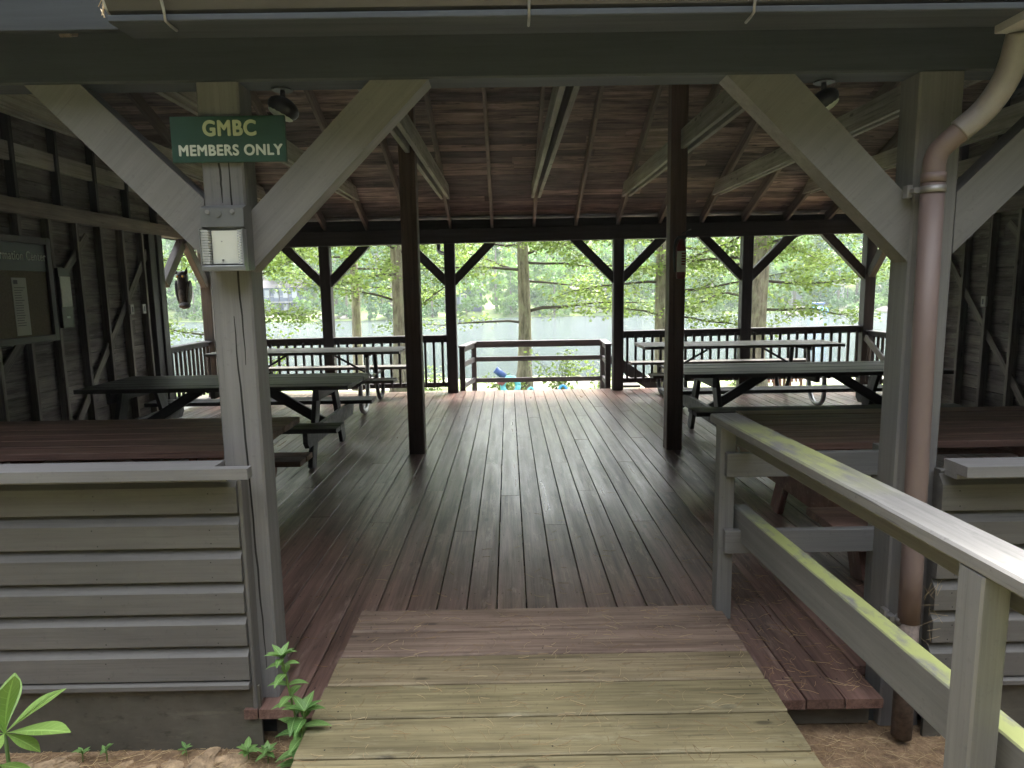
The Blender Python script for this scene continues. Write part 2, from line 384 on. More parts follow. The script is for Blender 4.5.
g.add([(x, y, ground_z(x, y)) for y in ys for x in xs],
      [(j * nx + i, j * nx + i + 1, (j + 1) * nx + i + 1, (j + 1) * nx + i) for j in range(len(ys) - 1) for i in range(nx - 1)],
      [(x, y, 0) for y in ys for x in xs], .5, 0, True)
m, n, b, out = newmat('ground')
geo = n.nodes.new('ShaderNodeNewGeometry'); pos = geo.outputs['Position']
litter = ramp(n, noise_node(n, mapping(n, pos, (1, 1, 1)), 26, 8, .75), [(.32, (.10, .06, .032)), (.52, (.24, .155, .085)), (.7, (.40, .28, .165))])
grass = ramp(n, noise_node(n, pos, .9, 6, .6), [(.35, (.09, .15, .04)), (.6, (.20, .26, .08))])
dirt = ramp(n, noise_node(n, pos, 1.3, 6, .6), [(.35, (.20, .18, .14)), (.65, (.30, .28, .24))])
sp = n.nodes.new('ShaderNodeSeparateXYZ'); n.links.new(pos, sp.inputs[0])
mm = mrange(n, noise_node(n, pos, .35, 3, .5), .44, .56, 0, 1)
bank = mix(n, mm, grass, dirt)
low_bounce = ramp(n, noise_node(n, pos, 2.2, 5, .6), [(.35, (.03, .035, .015)), (.65, (.07, .08, .03))])  # ground behind the camera, coloured dark to cut bounced light
litter = mix(n, mrange(n, sp.outputs['Y'], .4, 1.6, 0, 1), low_bounce, litter)
col = mix(n, mrange(n, sp.outputs['Y'], 9, 12, 0, 1), litter, bank)
col = mix(n, mrange(n, sp.outputs['Y'], 60, 90, 0, 1), col, grass)
n.links.new(col, b.inputs['Base Color']); b.inputs['Roughness'].default_value = .95
bump(n, b, noise_node(n, pos, 38, 6, .7), .8, .02)
kind(g.build('ground', m))

# water
m, n, b, out = newmat('lake_water')
geo = n.nodes.new('ShaderNodeNewGeometry'); pos = geo.outputs['Position']
b.inputs['Base Color'].default_value = (.04, .06, .062, 1); b.inputs['Roughness'].default_value = .14; b.inputs['IOR'].default_value = 1.33
b.inputs['Specular IOR Level'].default_value = .5
h = math_(n, 'ADD', noise_node(n, mapping(n, pos, (1, .8, 1)), 3.2, 6, .7), math_(n, 'MULTIPLY', noise_node(n, mapping(n, pos, (.2, .5, 1)), 1.2, 3, .5), .6))
bump(n, b, h, 1.0, .5)
w = MB(); w.add([(-260, 34, LAKE), (260, 34, LAKE), (260, 125, LAKE), (-260, 125, LAKE)], [(0, 1, 2, 3)], None, .5)
kind(w.build('lake', m))

# ============================================================ FLOOR
XL, XR = -4.35, 5.22           # side wall lines
YB, YF = 9.9, 2.36             # back and front post lines
fl = MB(); pitch = .1425
k0 = math.floor((XL - 0.1) / pitch)
x = -0.93 - pitch * 27
BX = []
while x < XR + .15:
    lo = 2.285 if (-1.0 < x < 1.30) else 2.5
    xa, xb = x, x + pitch - .006
    if xa < -.985 < xb:
        BX.append((xa, -.987, 2.5)); xa = -.985; lo = 2.285
    BX.append((xa, xb, lo)); x += pitch
for i, (xa, xb, lo) in enumerate(BX):
    cuts = [lo]; c = lo + [1.9, 3.4, 2.6, 4.4][i % 4] + random.uniform(-.1, .1)
    while c < 9.6: cuts.append(c); c += 3.66
    cuts.append(10.02)
    for a, bb in zip(cuts, cuts[1:]):
        fl.box((xa, a + .001, -.038), (xb, bb - .002, random.uniform(-.0012, .0006)), .0018)
for (xa, xb, lo) in BX:
    for y in [2.42, 2.8, 3.2, 3.6, 4.0, 4.4, 4.8, 5.2, 5.6, 6.0, 6.4, 7.2, 8.0, 8.8, 9.6]:
        if y < lo + .05: continue
        for f in (.2, .8):
            xx = xa + (xb - xa) * f + random.uniform(-.004, .004); yy = y + random.uniform(-.008, .008); r_ = .0032
            fl.add([(xx + r_ * math.cos(t), yy + r_ * 1.2 * math.sin(t), .0012) for t in [i * math.pi / 3 for i in range(6)]], [(0, 1, 2, 3, 4, 5)], None, .5, 1)
kind(fl.build('floor', [M['floor'], M['crack']]))
sub = MB()
for y in [2.42, 3.2, 4.0, 4.8, 5.6, 6.4, 7.2, 8.0, 8.8, 9.6, 9.96]:
    sub.box((XL, y - .02, -.19), (XR, y + .02, -.0395), .002)
sub_o = sub   # joists become a pavilion part below
# landing beyond the back edge
lg = MB()
for i in range(7):
    lg.box((-.72, 10.03 + i * .145, -.225), (1.68, 10.168 + i * .145, -.19), .004)
land = thing('landing', 'pale planked landing beyond the back edge of the dark floor', 'landing', (.48, 10.5, -.05))
lg.build('deck_board', M['flooredge'], land)
lj = MB(); lj.box((-.7, 11.0, -.42), (1.66, 11.04, -.226)); 
for xx in (-.66, 1.6):
    lj.box((xx - .05, 10.9, -.95), (xx + .05, 10.995, -.226))
lj.build('support', M['cornerpost'], land)

# ============================================================ PAVILION
pav = thing('pavilion', 'open timber pavilion with grey painted posts and a gabled roof over a dark plank floor', 'pavilion', (.4, 6.1, -.2))
sub_o.build('floor_joist', M['beam'], pav)
j = MB(); j.box((-.9, 2.37, -.155), (1.34, 2.41, -.0395)); j.build('rim_board', M['skirt'], pav)

def post(xc, yc, wx, wy, z0, z1, mat, cracks=()):
    p = MB(); p.box((xc - wx / 2, yc - wy / 2, z0), (xc + wx / 2, yc + wy / 2, z1), .007)
    o = p.build('post', mat, pav)
    for pts in cracks:
        c = MB(); y = yc - wy / 2 - .0012; n_ = len(pts); L = []; Rr = []
        for i, (x_, z_) in enumerate(pts):
            w_ = .0028 * math.sin(math.pi * (i + .3) / (n_ - .4)) + .0006
            L.append((x_ - w_, z_)); Rr.append((x_ + w_, z_))
        for i in range(n_ - 1):
            c.prism([L[i], Rr[i], Rr[i + 1], L[i + 1]], y, y + .006)
        c.build('crack', M['crack'], o)
    return o
def crack(x, z0, z1, dx, n_=14, s=1):
    r = random.Random(s); return [(x + dx * i / (n_ - 1) + r.uniform(-.0016, .0016), z0 + (z1 - z0) * i / (n_ - 1)) for i in range(n_)]
pyc = YF + .06
# front corner posts
pL = post(-.95, pyc, .14, .12, 0, 2.188, M['paint'], [crack(-.93, 2.0, 1.25, .014, s=1), crack(-.948, 1.42, .62, .02, s=2), crack(-.935, .95, .12, .016, s=3), crack(-.962, 2.0, 1.8, .006, s=4)])
pR = post(1.45, pyc, .15, .12, -.16, 2.188, M['paint'])
for xo in (XL + .07, XR - .07):
    post(xo, pyc, .14, .12, -.16, 2.188, M['paint'])
# front braces (flat, wide, front face flush just behind the post face)
def fbrace(poly, y0, y1, mat, par):
    b_ = MB(); b_.prism(poly, y0, y1); return b_.build('brace', mat, par)
fbrace([(-1.585, 2.188), (-1.40, 2.188), (-1.0215, 1.815), (-1.0215, 1.605)], YF + .004, YF + .095, M['paint'], pL)
fbrace([(-.8785, 1.57), (-.8785, 1.76), (-.445, 2.188), (-.252, 2.188)], YF + .004, YF + .095, M['paint'], pL)
fbrace([(1.3735, 1.57), (1.3735, 1.775), (.96, 2.188), (.735, 2.188)], YF + .004, YF + .095, M['paint'], pR)
fbrace([(1.5265, 1.595), (1.5265, 1.80), (1.92, 2.188), (2.12, 2.188)], YF + .004, YF + .095, M['paint'], pR)
# beams
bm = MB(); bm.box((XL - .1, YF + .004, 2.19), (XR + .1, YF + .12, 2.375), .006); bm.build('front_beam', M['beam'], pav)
SK = lambda x: .0095 * (x - .7)       # the back beam sits slightly out of level
bb = MB(); bb.bar((XL - .15, YB, 2.262 + SK(XL)), (XR + .15, YB, 2.262 + SK(XR)), .15, .20, (0, 0, 1), .006); bb.build('back_beam', M['darkpost'], pav)
for xs_ in (XL, XR):
    sbm = MB(); sbm.box((xs_ - .06, YF + .125, 2.215), (xs_ + .06, YB - .08, 2.355), .005); sbm.build('side_beam', M['rafter'], pav)
# back posts with Y braces
bz = lambda x: 2.16 + SK(x)
for i, (xc, mat) in enumerate([(XL + .03, M['cornerpost']), (-2.61, M['darkpost']), (-.83, M['darkpost']), (1.585, M['darkpost']), (3.43, M['darkpost']), (XR - .02, M['darkpost'])]):
    w_ = .15
    o = post(xc, YB, w_, .15, -.04, bz(xc) , mat)
    for s_ in (-1, 1):
        if (i == 0 and s_ < 0) or (i == 5 and s_ > 0): continue
        e = xc + s_ * (w_ / 2 + .0015)
        top = bz(xc) - .003
        fbrace([(e, 1.55), (e, 1.72), (e + s_ * (top - 1.72), top), (e + s_ * (top - 1.55), top)] [::s_], YB - .045, YB + .045, M['darkpost'], o)
# corner braces along the side openings
for (xs_, mt) in ((XL, M['cornerpost']), (XR, M['darkpost'])):
    c = MB(); c.bar((xs_ + (.03 if xs_ < 0 else -.03), YB - .075, 1.62), (xs_ + (.03 if xs_ < 0 else -.03), YB - .62, 2.2), .09, .12, (0, 0, 1)); c.build('brace', mt, pav)
    c = MB(); c.bar((xs_, 8.72, 1.62), (xs_, 9.3, 2.2), .09, .12, (0, 0, 1)); c.build('brace', mt, pav)
# middle posts to the ridge
RY = (YB + YF) / 2 + .05
SL = math.tan(R(22.6)); RB = 2.375            # underside of rafters at the plates
zr = lambda y: RB + (SL * (YB - y) if y > RY else SL * (YB - RY) + -SL * (RY - y) * 1.0)
for xc in (-.865, 1.51):
    post(xc, 6.2, .145, .145, 0, 3.62, M['midpost'])
rb = MB(); rb.box((XL, 6.13, 3.6), (XR, 6.27, 3.84)); rb.build('ridge_beam', M['rafter'], pav)

# roof
rf = MB()
slope_b = [(y, zr(y)) for y in (10.2, RY)]; slope_f = [(2.17, zr(2.17)), (RY, zr(RY))]
RH = .145
rf_top = []
roof = None
def slab(mb, y0, z0, y1, z1, off, th, x0, x1, w=.13):
    """boards running along x laid up the slope from (y0,z0) to (y1,z1)"""
    d = Vector((0, y1 - y0, z1 - z0)); L = d.length; d.normalize(); nrm = Vector((0, -d.z, d.y))
    if nrm.z < 0: nrm = -nrm
    t = 0
    while t < L:
        ww = min(w, L - t)
        xx = x0
        while xx < x1:
            e = min(x1, xx + random.uniform(1.2, 3.6)); e = x1 if x1 - e < .5 else e
            c = Vector((0, y0, z0)) + d * (t + ww / 2) + nrm * (off + th / 2)
            mb.bar(c + Vector((xx + .001, 0, 0)), c + Vector((e - .001, 0, 0)), th, ww - .003, d, .002)
            xx = e
        t += w
slab(rf, 10.2, zr(10.2), RY, zr(RY), RH, .02, XL - .3, XR + .3)
slab(rf, 2.20, zr(2.20), RY, zr(RY), RH, .02, XL - .3, XR + .3)
roof = rf.build('roof', M['sheath'], pav)
sh = MB()
for (ya, yb_) in ((10.25, RY), (2.14, RY)):
    za, zb_ = zr(ya) + RH + .045, zr(yb_) + RH + .045
    sh.prism([(ya, za), (yb_, zb_), (yb_, zb_ + .03), (ya, za + .03)] if ya < yb_ else [(yb_, zb_), (ya, za), (ya, za + .03), (yb_, zb_ + .03)], XL - .34, XR + .34, 'x')
sh.build('shingles', M['shingle'], roof)
# rafters and doubled ties
xr0 = .385; sp_ = .598
nrm = Vector((0, math.sin(R(22.6)), math.cos(R(22.6))))
ks = range(-8, 9)
for k in ks:
    xx = xr0 + k * sp_
    if not (XL - .05 < xx < XR + .05): continue
    for (ya, ln) in ((10.17, 1), (2.33, -1)):
        nn_ = Vector((0, math.sin(R(22.6)) * ln, math.cos(R(22.6)))) * (RH / 2)
        a = Vector((xx, ya, zr(ya))) + nn_; b_ = Vector((xx, RY, zr(RY))) + nn_
        q = MB(); q.bar(a, b_, .04, RH - .002, nn_, .003); q.build('rafter', M['rafter'], roof)
    if k % 2 == 0:
        zt = 2.68; ye = YB - (zt - RB) / SL - .0
        for s_ in (-1, 1):
            q = MB(); x_ = xx + s_ * .043; yb2 = ye + .1; yf2 = 2 * RY - ye - .1
            # end clipped to the roof slope
            q.prism([(yf2 + .02, zt), (yb2 - .02, zt), (yb2 - .02 - .18, zt + .16), (yf2 + .2, zt + .16)], x_ - .019, x_ + .019, 'x')
            q.g = [(v[1], v[0], v[2]) for v in q.v]
            q.build('tie', M['tie'], roof)
q = MB(); q.box((XL, 9.955, 2.30), (XR, 9.975, 2.485)); q.build('eave_light_stop', M['darkpost'], roof)  # board added to stop outdoor light entering above the back beam
# fascia at the front eave
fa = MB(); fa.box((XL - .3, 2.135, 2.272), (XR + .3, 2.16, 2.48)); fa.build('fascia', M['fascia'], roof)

# side walls
def side_wall(xw, s_, y0, y1, studs, name='side_wall'):
    wl = MB(); z = 0.0
    while z < 4.05:
        # gable shape: board length clipped by roof
        ztop = z + .15
        lim = RY + (YB - RY) if ztop < RB + .1 else YB - (ztop - RB - .1) / SL
        ya, yb_ = max(y0, 2 * RY - lim), (y1 if z < 2.2 else lim)
        if z >= 2.2: ya = 2 * RY - lim
        if yb_ - ya > .3:
            cur = ya
            while cur < yb_:
                e = min(yb_, cur + random.uniform(1.5, 3.2)); e = yb_ if yb_ - e < .4 else e
                wl.box((xw + s_ * .05 - .011, cur, z), (xw + s_ * .05 + .011, e - .003, z + .146), .003); cur = e
        z += .15
    w_ = wl.build(name, M['wallboard'], pav)
    q = MB(); q.prism([(y0, -.1), (YB + .1, -.1) if False else (y1, -.1), (y1, 2.2), (YB + .1, 2.2), (YB + .1, zr(YB + .1) + .12), (RY, zr(RY) + .12), (2 * RY - YB, zr(YB) + .12), (y0, zr(YB) + .12)], xw + s_ * .063, xw + s_ * .075, 'x'); q.build('light_gap_backing', M['darkpost'], w_)  # last sheet added behind the boards so no light lines show through gaps
    for i, ys_ in enumerate(studs):
        q = MB(); q.box((xw - .045, ys_ - .02, .0), (xw + .037, ys_ + .02, 2.214)); q.build('stud', M['stud'] if i % 3 else M['stud'], w_)
    yy = 2.6
    while yy < 9.8:
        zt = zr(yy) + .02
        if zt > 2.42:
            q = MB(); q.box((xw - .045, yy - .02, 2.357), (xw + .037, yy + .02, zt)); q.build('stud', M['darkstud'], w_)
        yy += .6
    # diagonal bracing boards let in between the studs
    for (ya, za, yb_, zb_) in ((5.0, .1, 7.2, 2.1), (6.6, .05, 8.5, 2.15)):
        q = MB(); q.bar((xw + .0, ya, za), (xw + .0, yb_, zb_), .02, .085, (0, 0, 1)); q.g = q.g; q.build('diagonal_brace', M['stud'], w_)
    q = MB(); q.box((xw - .05, y1 - .13, 0), (xw + .07, y1, 2.214), .005); q.build('end_post', M['darkpost'], w_)
    q = MB(); q.box((xw - .05, y1 - .28, 0), (xw + .05, y1 - .14, 2.214), .005); q.build('end_post', M['darkpost'], w_)
    return w_
stY = [2.9 + .41 * i for i in range(14)]
wallL = side_wall(XL, -1, 2.5, 8.62, stY)
wallR = side_wall(XR, 1, 2.5, 8.62, stY)

# front low walls with drop siding
def low_wall(x0, x1, capx0, capx1, ztop, cuts, name='low_wall'):
    wall = MB(); wall.box((x0 + .01, 2.315, -.10), (x1 - .01, 2.352, ztop - .05)); w_ = wall.build(name, M['siding'], pav)
    for a, b_ in zip(cuts, cuts[1:]):
        hgt = a - b_
        q = MB(); q.prism([(2.314, b_ + .005), (2.314, a - .003), (2.306, a - .003), (2.302, a - .010), (2.284, a - .032), (2.281, a - .036), (2.280, b_ + .008), (2.283, b_ + .005)], x0, x1, 'x')
        xx = x0 + .06
        while xx < x1:
            for zz in (b_ + .022, b_ + .075):
                c_ = (xx + random.uniform(-.01, .01), 2.2796, zz + random.uniform(-.004, .004)); q.add([(c_[0] + .0026 * math.cos(t), c_[1], c_[2] + .0026 * math.sin(t)) for t in [k * math.pi / 3 for k in range(6)]], [(5, 4, 3, 2, 1, 0)], None, .5, 1)
            xx += .405
        q.build('siding_board', [M['siding'], M['crack']], w_)
    q = MB(); q.prism([(2.314, cuts[-1] - .024), (2.314, cuts[-1] + .003), (2.276, cuts[-1] - .002), (2.268, cuts[-1] - .006), (2.268, cuts[-1] - .022)], x0, x1, 'x'); q.build('drip_strip', M['siding'], w_)
    q = MB(); q.box((x0 + .004, 2.30, -.22), (x1 + (.025 if x0 < 0 else 0), 2.3135, cuts[-1] - .026)); q.build('skirt_board', M['skirt'], w_)
    q = MB(); cm = -.985 if x0 < 0 else capx1
    q.prism([(capx0, 2.165), (capx1, 2.165), (capx1, 2.205), (cm, 2.205), (cm, 2.285), (capx0, 2.285)] if x0 < 0 else [(capx0, 2.165), (capx1, 2.165), (capx1, 2.285), (capx0, 2.285)], ztop - .036, ztop, 'z')
    q.box((capx0, 2.215, ztop - .056), (x1 - .002, 2.279, ztop - .0365), .003)
    q.build('cap_board', M['paint'], w_)
    return w_
cuts = [.871, .736, .611, .486, .367, .244, .112]
wl_ = low_wall(XL, -.953, XL, -.862, .93, cuts)
q = MB(); q.box((-.952, 2.292, .0), (-.937, 2.353, .872)); q.build('corner_trim', M['siding'], wl_)
low_wall(1.50, XR, 1.50, XR, .895, [c - .035 for c in cuts])

# ============================================================ RAILINGS at the back
def railing(x0, x1, label, y=YB):
    t = thing('railing', label, 'railing', ((x0 + x1) / 2, y, 0), 'dark baluster railings along the back edge')
    k_ = lambda x: .0075 * (x - 1.5)
    q = MB(); q.bar((x0, y, .80 + k_(x0)), (x1, y, .80 + k_(x1)), .04, .085); q.bar((x0, y, .853 + k_(x0)), (x1, y, .853 + k_(x1)), .12, .022); q.build('top_rail', M['darkpost'], t)
    q = MB(); q.bar((x0, y, .135 + k_(x0)), (x1, y, .135 + k_(x1)), .04, .07); q.build('bottom_rail', M['darkpost'], t)
    n_ = max(1, round((x1 - x0) / .122)); st = (x1 - x0) / n_
    for i in range(n_):
        xx = x0 + st * (i + .5)
        q = MB(); q.bar((xx, y - .038, .11 + k_(xx)), (xx, y - .038, .80 + k_(xx)), .034, .034, (0, 1, 0), .003); q.build('baluster', M['darkpost'], t)
    return t
railing(XL + .105, -2.685, 'dark baluster railing in the leftmost back bay, behind the front post with the lamp')
railing(-2.535, -.905, 'dark baluster railing in the back bay just left of the pale landing')
railing(1.66, 3.355, 'dark baluster railing in the back bay just right of the pale landing')
railing(3.505, XR - .095, 'dark baluster railing in the rightmost back bay, behind the far end of the picnic tables')
def side_rail(xw, y0, y1, label, mat, extra=False):
    t = thing('railing', label, 'railing', (xw, (y0 + y1) / 2, 0), 'railings across the side openings')
    q = MB(); q.box((xw - .02, y0, .735), (xw + .02, y1, .80)); q.box((xw - .06, y0, .801), (xw + .06, y1, .823)); q.build('top_rail', mat, t)
    q = MB(); q.box((xw - .02, y0, .10), (xw + .02, y1, .165)); q.build('bottom_rail', mat, t)
    n_ = round((y1 - y0) / .115)
    for i in range(n_):
        yy = y0 + (y1 - y0) * (i + .5) / n_
        q = MB(); q.bar((xw + (.03 if xw < 0 else -.03), yy, .08), (xw + (.03 if xw < 0 else -.03), yy, .75), .034, .034, (0, 1, 0)); q.build('baluster', mat, t)
    if extra:
        q = MB(); q.bar((xw - .08, y0 + .03, .13), (xw - .08, y1 - .05, .72), .03, .09); q.build('diagonal_brace', M['cornerpost'], t)
side_rail(XL, 8.63, YB - .08, 'dark baluster railing across the left side opening below the hanging owl', M['darkpost'])
side_rail(XR, 8.63, YB - .08, 'grey capped railing with a diagonal board across the right side opening', M['darkpost'], True)

# landing railing (three sides)
lr = thing('landing_railing', 'brown grey three rail fence around the landing at the back centre', 'railing', (.4, 10.95, 0))
lpm = M['landrail'] = wood('landing_rail_wood', (.06, .052, .055), (.10, .088, .09), (.5, .7), .1, .3)
for (zz, hh) in ((.60, .075), (.375, .075), (.03, .075)):
    q = MB(); q.box((-.53, 10.93, zz - hh / 2), (1.47, 10.965, zz + hh / 2)); q.build('rail', lpm, lr)
q = MB(); q.box((-.60, 10.88, .64), (1.54, 10.99, .668)); q.build('cap_rail', lpm, lr)
for (xa, ya) in ((-.57, 10.95), (1.51, 10.95), (-.70, 10.08), (1.475, 10.12)):
    q = MB(); q.box((xa - .04, ya - .04, -.188), (xa + .04, ya + .04, .638)); q.build('post', lpm if ya > 10.5 else M['darkpost'], lr)
for (xa, xb) in ((-.70, -.57), (1.475, 1.51)):
    for zz in (.60, .375, .05):
        q = MB(); q.bar((xa, 10.13, zz), (xb, 10.90, zz), .035, .075); q.build('rail', lpm, lr)
    q = MB(); q.bar((xa, 10.03, .655), (xb, 10.87, .655), .11, .026); q.build('cap_rail', lpm, lr)
st = thing('stair', 'dark wooden stair stringer dropping to the right from the landing behind the railing', 'stairs', (2.4, 10.9, -.3))
for yy in (10.15, 10.85):
    q = MB(); q.bar((1.62, yy, .38), (2.75, yy, -.42), .05, .16); q.build('stringer', M['darkpost'], st)
for i in range(4):
    q = MB(); xx = 1.85 + i * .27; zz = .02 - i * .19; q.box((xx - .13, 10.18, zz - .035), (xx + .13, 10.82, zz)); q.build('tread', M['cornerpost'], st)

# ============================================================ GUTTER, DOWNSPOUT
gt = thing('gutter', 'long brown gutter with metal hangers along the front eave', 'gutter', (1.5, 2.06, 2.25))
gx0, gx1 = -1.09, XR + .3
q = MB()
prof = [(2.134, 2.36), (2.134, 2.268), (2.12, 2.2645), (2.03, 2.2645), (2.005, 2.275), (1.985, 2.305), (1.968, 2.345), (1.966, 2.36), (1.976, 2.36), (1.978, 2.346), (1.994, 2.308), (2.012, 2.283), (2.033, 2.272), (2.124, 2.272), (2.127, 2.36)]
q.prism(prof, gx0, gx1, 'x'); q.build('trough', M['gutter'], gt)
q = MB(); q.box((gx0, 2.0, 2.244), (1.448, 2.133, 2.263), .003); q.build('soffit_board', M['beam'], gt)
q = MB(); q.prism(prof[:8], gx0 - .006, gx0 - .0005, 'x'); q.build('end_cap', M['gutterend'], gt)
for xx in (-.93, .07, .69, 1.9, 3.0):
    q = MB(); pts = [(2.06, 2.2405), (2.02, 2.2405), (1.996, 2.2435), (1.99, 2.27), (1.976, 2.30), (1.958, 2.35)]
    q.tube([(xx, a, z) for a, z in pts], .004, 8)
    q.build('hanger', M['strap'], gt)
q = MB(); q.box((1.45, 1.955, 2.222), (1.66, 2.128, 2.2635)); q.build('outlet', M['gutterend'], gt)
# straw nest on the gutter end
q = MB()
for i in range(26):
    c = Vector((-1.10 + random.uniform(-.03, .015), 2.05, 2.31 + random.uniform(-.03, .03))); d = Vector((random.uniform(-1, .6), random.uniform(-.6, .4), random.uniform(-1.2, .3))).normalized() * random.uniform(.03, .06)
    q.bar(c - d * .5, c + d * .5, .0025, .0015)
tag(q.build('straw_tuft', M['needle2']), 'small tuft of dry straw sticking out of the gutter end', 'straw')

ds = thing('downspout', 'round brown downspout bending under the gutter and running down beside the right post', 'downspout', (1.42, 2.28, -.15))
def smooth(pts, it=2):
    for _ in range(it):
        o = [pts[0]]
        for a, b_ in zip(pts, pts[1:]): o += [a * .75 + b_ * .25, a * .25 + b_ * .75]
        o.append(pts[-1]); pts = o
    return pts
V = Vector
up_ = smooth([V((1.525, 2.12, 2.225)), V((1.53, 2.16, 2.12)), V((1.51, 2.22, 2.035)), V((1.45, 2.255, 1.975))])
q = MB(); q.tube(up_, .038, 18); q.build('upper_elbow', M['pipewhite'], ds)
lo_ = smooth([V((1.462, 2.249, 1.984)), V((1.425, 2.27, 1.948)), V((1.398, 2.291, 1.91)), V((1.398, 2.292, 1.83))])
q = MB(); q.tube(lo_, .0345, 18); q.build('lower_elbow', M['copper'], ds)
q = MB(); q.tube([(1.398, 2.292, 1.85), (1.404, 2.290, 1.2), (1.413, 2.285, .5), (1.412, 2.28, .30)], .036, 20); q2 = MB(); q2.tube([(1.412, 2.28, .31), (1.41, 2.275, -.14)], .0345, 20); q2.build('lower_pipe', M['pipelow'], ds)
for zz, xx in ((1.852, 1.398),): q.tube([(xx, 2.291, zz), (xx, 2.291, zz - .03)], .0375, 20)
q.build('pipe', M['copper'], ds)
for zz, xp in ((1.80, 1.3985), (.30, 1.412)):
    q = MB(); q.tube([(xp, 2.29, zz - .011), (xp, 2.29, zz + .011)], .0385, 20); q.box((xp - .062, 2.325, zz - .02), (xp - .044, 2.3585, zz + .02)); q.box((xp - .056, 2.30, zz - .009), (xp - .03, 2.335, zz + .009)); q.build('strap', M['strap'], ds)
# bent outlet of the back gutter, seen under the back beam
bg_ = thing('gutter', 'rear gutter with a small dark elbow below the back beam', 'gutter', (.4, 10.5, 2.1))
q = MB(); q.bar((XL - .3, 10.25, 2.23 + SK(XL)), (XR + .3, 10.25, 2.23 + SK(XR)), .09, .07); q.build('trough', M['gutterend'], bg_)
q = MB(); q.tube(smooth([V((-1.02, 10.25, 2.19)), V((-1.02, 10.25, 2.06)), V((-.97, 10.15, 2.03)), V((-.87, 10.02, 2.01))]), .03, 10); q.build('elbow', M['darkmetal'], bg_)

# ============================================================ RAMP AND HANDRAIL
rp = thing('ramp', 'plank ramp with reddish boards by the deck and yellow green ones nearer', 'ramp', (.12, 1.5, -.16))
y = 2.962; i = 0
pit = .2005
while y > -1.2:
    q = MB(); q.box((-.70 + random.uniform(-.004, .004), y - pit + .010, .002), (.941 + random.uniform(-.004, .004), y, .040), .005)
    for xx in (-.62, .12, .86):
        for f in (.22, .78):
            a_ = xx + random.uniform(-.008, .008); b_ = y - pit * f; q.add([(a_ + .0032 * math.cos(t), b_ + .0038 * math.sin(t), .0405) for t in [k * math.pi / 3 for k in range(6)]], [(0, 1, 2, 3, 4, 5)], None, .5, 1)
    o = q.build('plank', [M['rampred'] if i < 2 else (M['rampmid'] if i == 2 else M['ramp']), M['crack']], rp); y -= pit; i += 1
q = MB()
for xx in (-.62, .12, .86): q.box((xx - .02, -1.2, -.16), (xx + .02, 2.24, .001))
q.build('joist', M['skirt'], rp)

hr = thing('handrail', 'grey painted ramp handrail with yellow green algae along its rails', 'handrail', (1.0, 1.6, -.1))
def hx(y_): return .9625 + (2.95 - y_) * .045     # centreline drifts outwards
q = MB(); q.bar((hx(3.0), 3.0, .912), (hx(-.2), -.2, .912), .125, .038, (0, 0, 1), .006); q.build('cap_rail', M['railtop'], hr)
def side_board(z, hgt, y0, y1, mat, nm='rail', th=.036, off=.055):
    q = MB(); q.bar((hx(y0) + off, y0, z), (hx(y1) + off, y1, z), th, hgt); return q.build(nm, mat, hr)
side_board(.845, .09, 2.97, -.2, M['railpaint'])
side_board(.445, .14, 2.97, -.2, M['midrail'], 'rail', .062, .069)
q = MB(); q.box((.917, 2.90, .001), (.985, 2.968, .892)); q.build('post', M['railpaint'], hr)
q = MB(); q.box((.972, 1.33, -.16), (1.036, 1.41, .892), .005); q.build('post', M['railpaint'], hr)
hk = MB(); hk.tube([(.99, 2.89, .80), (.99, 2.87, .79), (.992, 2.868, .765), (.995, 2.875, .75)], .004, 6); hk.build('hook', M['strap'], hr)
ga = thing('guard_rail', 'two short grey horizontal rails between the ramp handrail and the right post', 'railing', (1.3, 2.88, 0))
for (z0, z1) in ((.672, .778), (.325, .43)):
    q = MB(); q.box((.937, 2.862, z0), (1.70, 2.897, z1)); q.build('rail', M['railpaint'], ga)
q = MB(); q.box((1.62, 2.899, 0), (1.70, 2.97, .79)); q.build('post', M['railpaint'], ga)

# ============================================================ SIGN, LAMPS, WALL ITEMS
sg = thing('sign', 'dark green sign with pale lettering across the left front post', 'sign', (-.917, 2.35, 1.93))
q = MB(); q.box((-1.105, 2.343, 1.93), (-.729, 2.358, 2.077), .002); q.build('panel', M['sign'], sg)
text('GMBC', M['cream'], sg, (-.910, 2.3415, 2.038), (1, 0, 0), (0, 0, 1), .172, .047, bold=0, rep_=.0022)
text('MEMBERS ONLY', M['white'], sg, (-.910, 2.3415, 1.968), (1, 0, 0), (0, 0, 1), .34, .033, bold=0, rep_=.0014)
lp = thing('wall_light', 'grey boxy wall light with ribbed glass on the left front post', 'light', (-.93, 2.35, 1.575))
q = MB(); q.prism([(2.358, 1.575), (2.358, 1.787), (2.315, 1.787), (2.285, 1.775), (2.283, 1.715), (2.30, 1.708), (2.30, 1.59), (2.30, 1.575)], -1.003, -.862, 'x'); q.build('housing', M['housing'], lp)
q = MB(); q.box((-.974, 2.290, 1.596), (-.886, 2.2985, 1.703), .003); q.build('reflector', M['lensplate'], lp)
m, n, b, out = newmat('ribbed_glass'); b.inputs['Base Color'].default_value = (.8, .82, .8, 1); b.inputs['Roughness'].default_value = .15; b.inputs['Transmission Weight'].default_value = .55
M['glass'] = m
q = MB()
for i in range(13):
    z_ = 1.594 + i * .0086; q.box((-1.001, 2.270, z_), (-.978, 2.2995, z_ + .0072), .001)
    q.box((-.882, 2.270, z_), (-.867, 2.2995, z_ + .0072), .001)
q.build('ribbed_glass', M['glass'], lp)
q = MB()
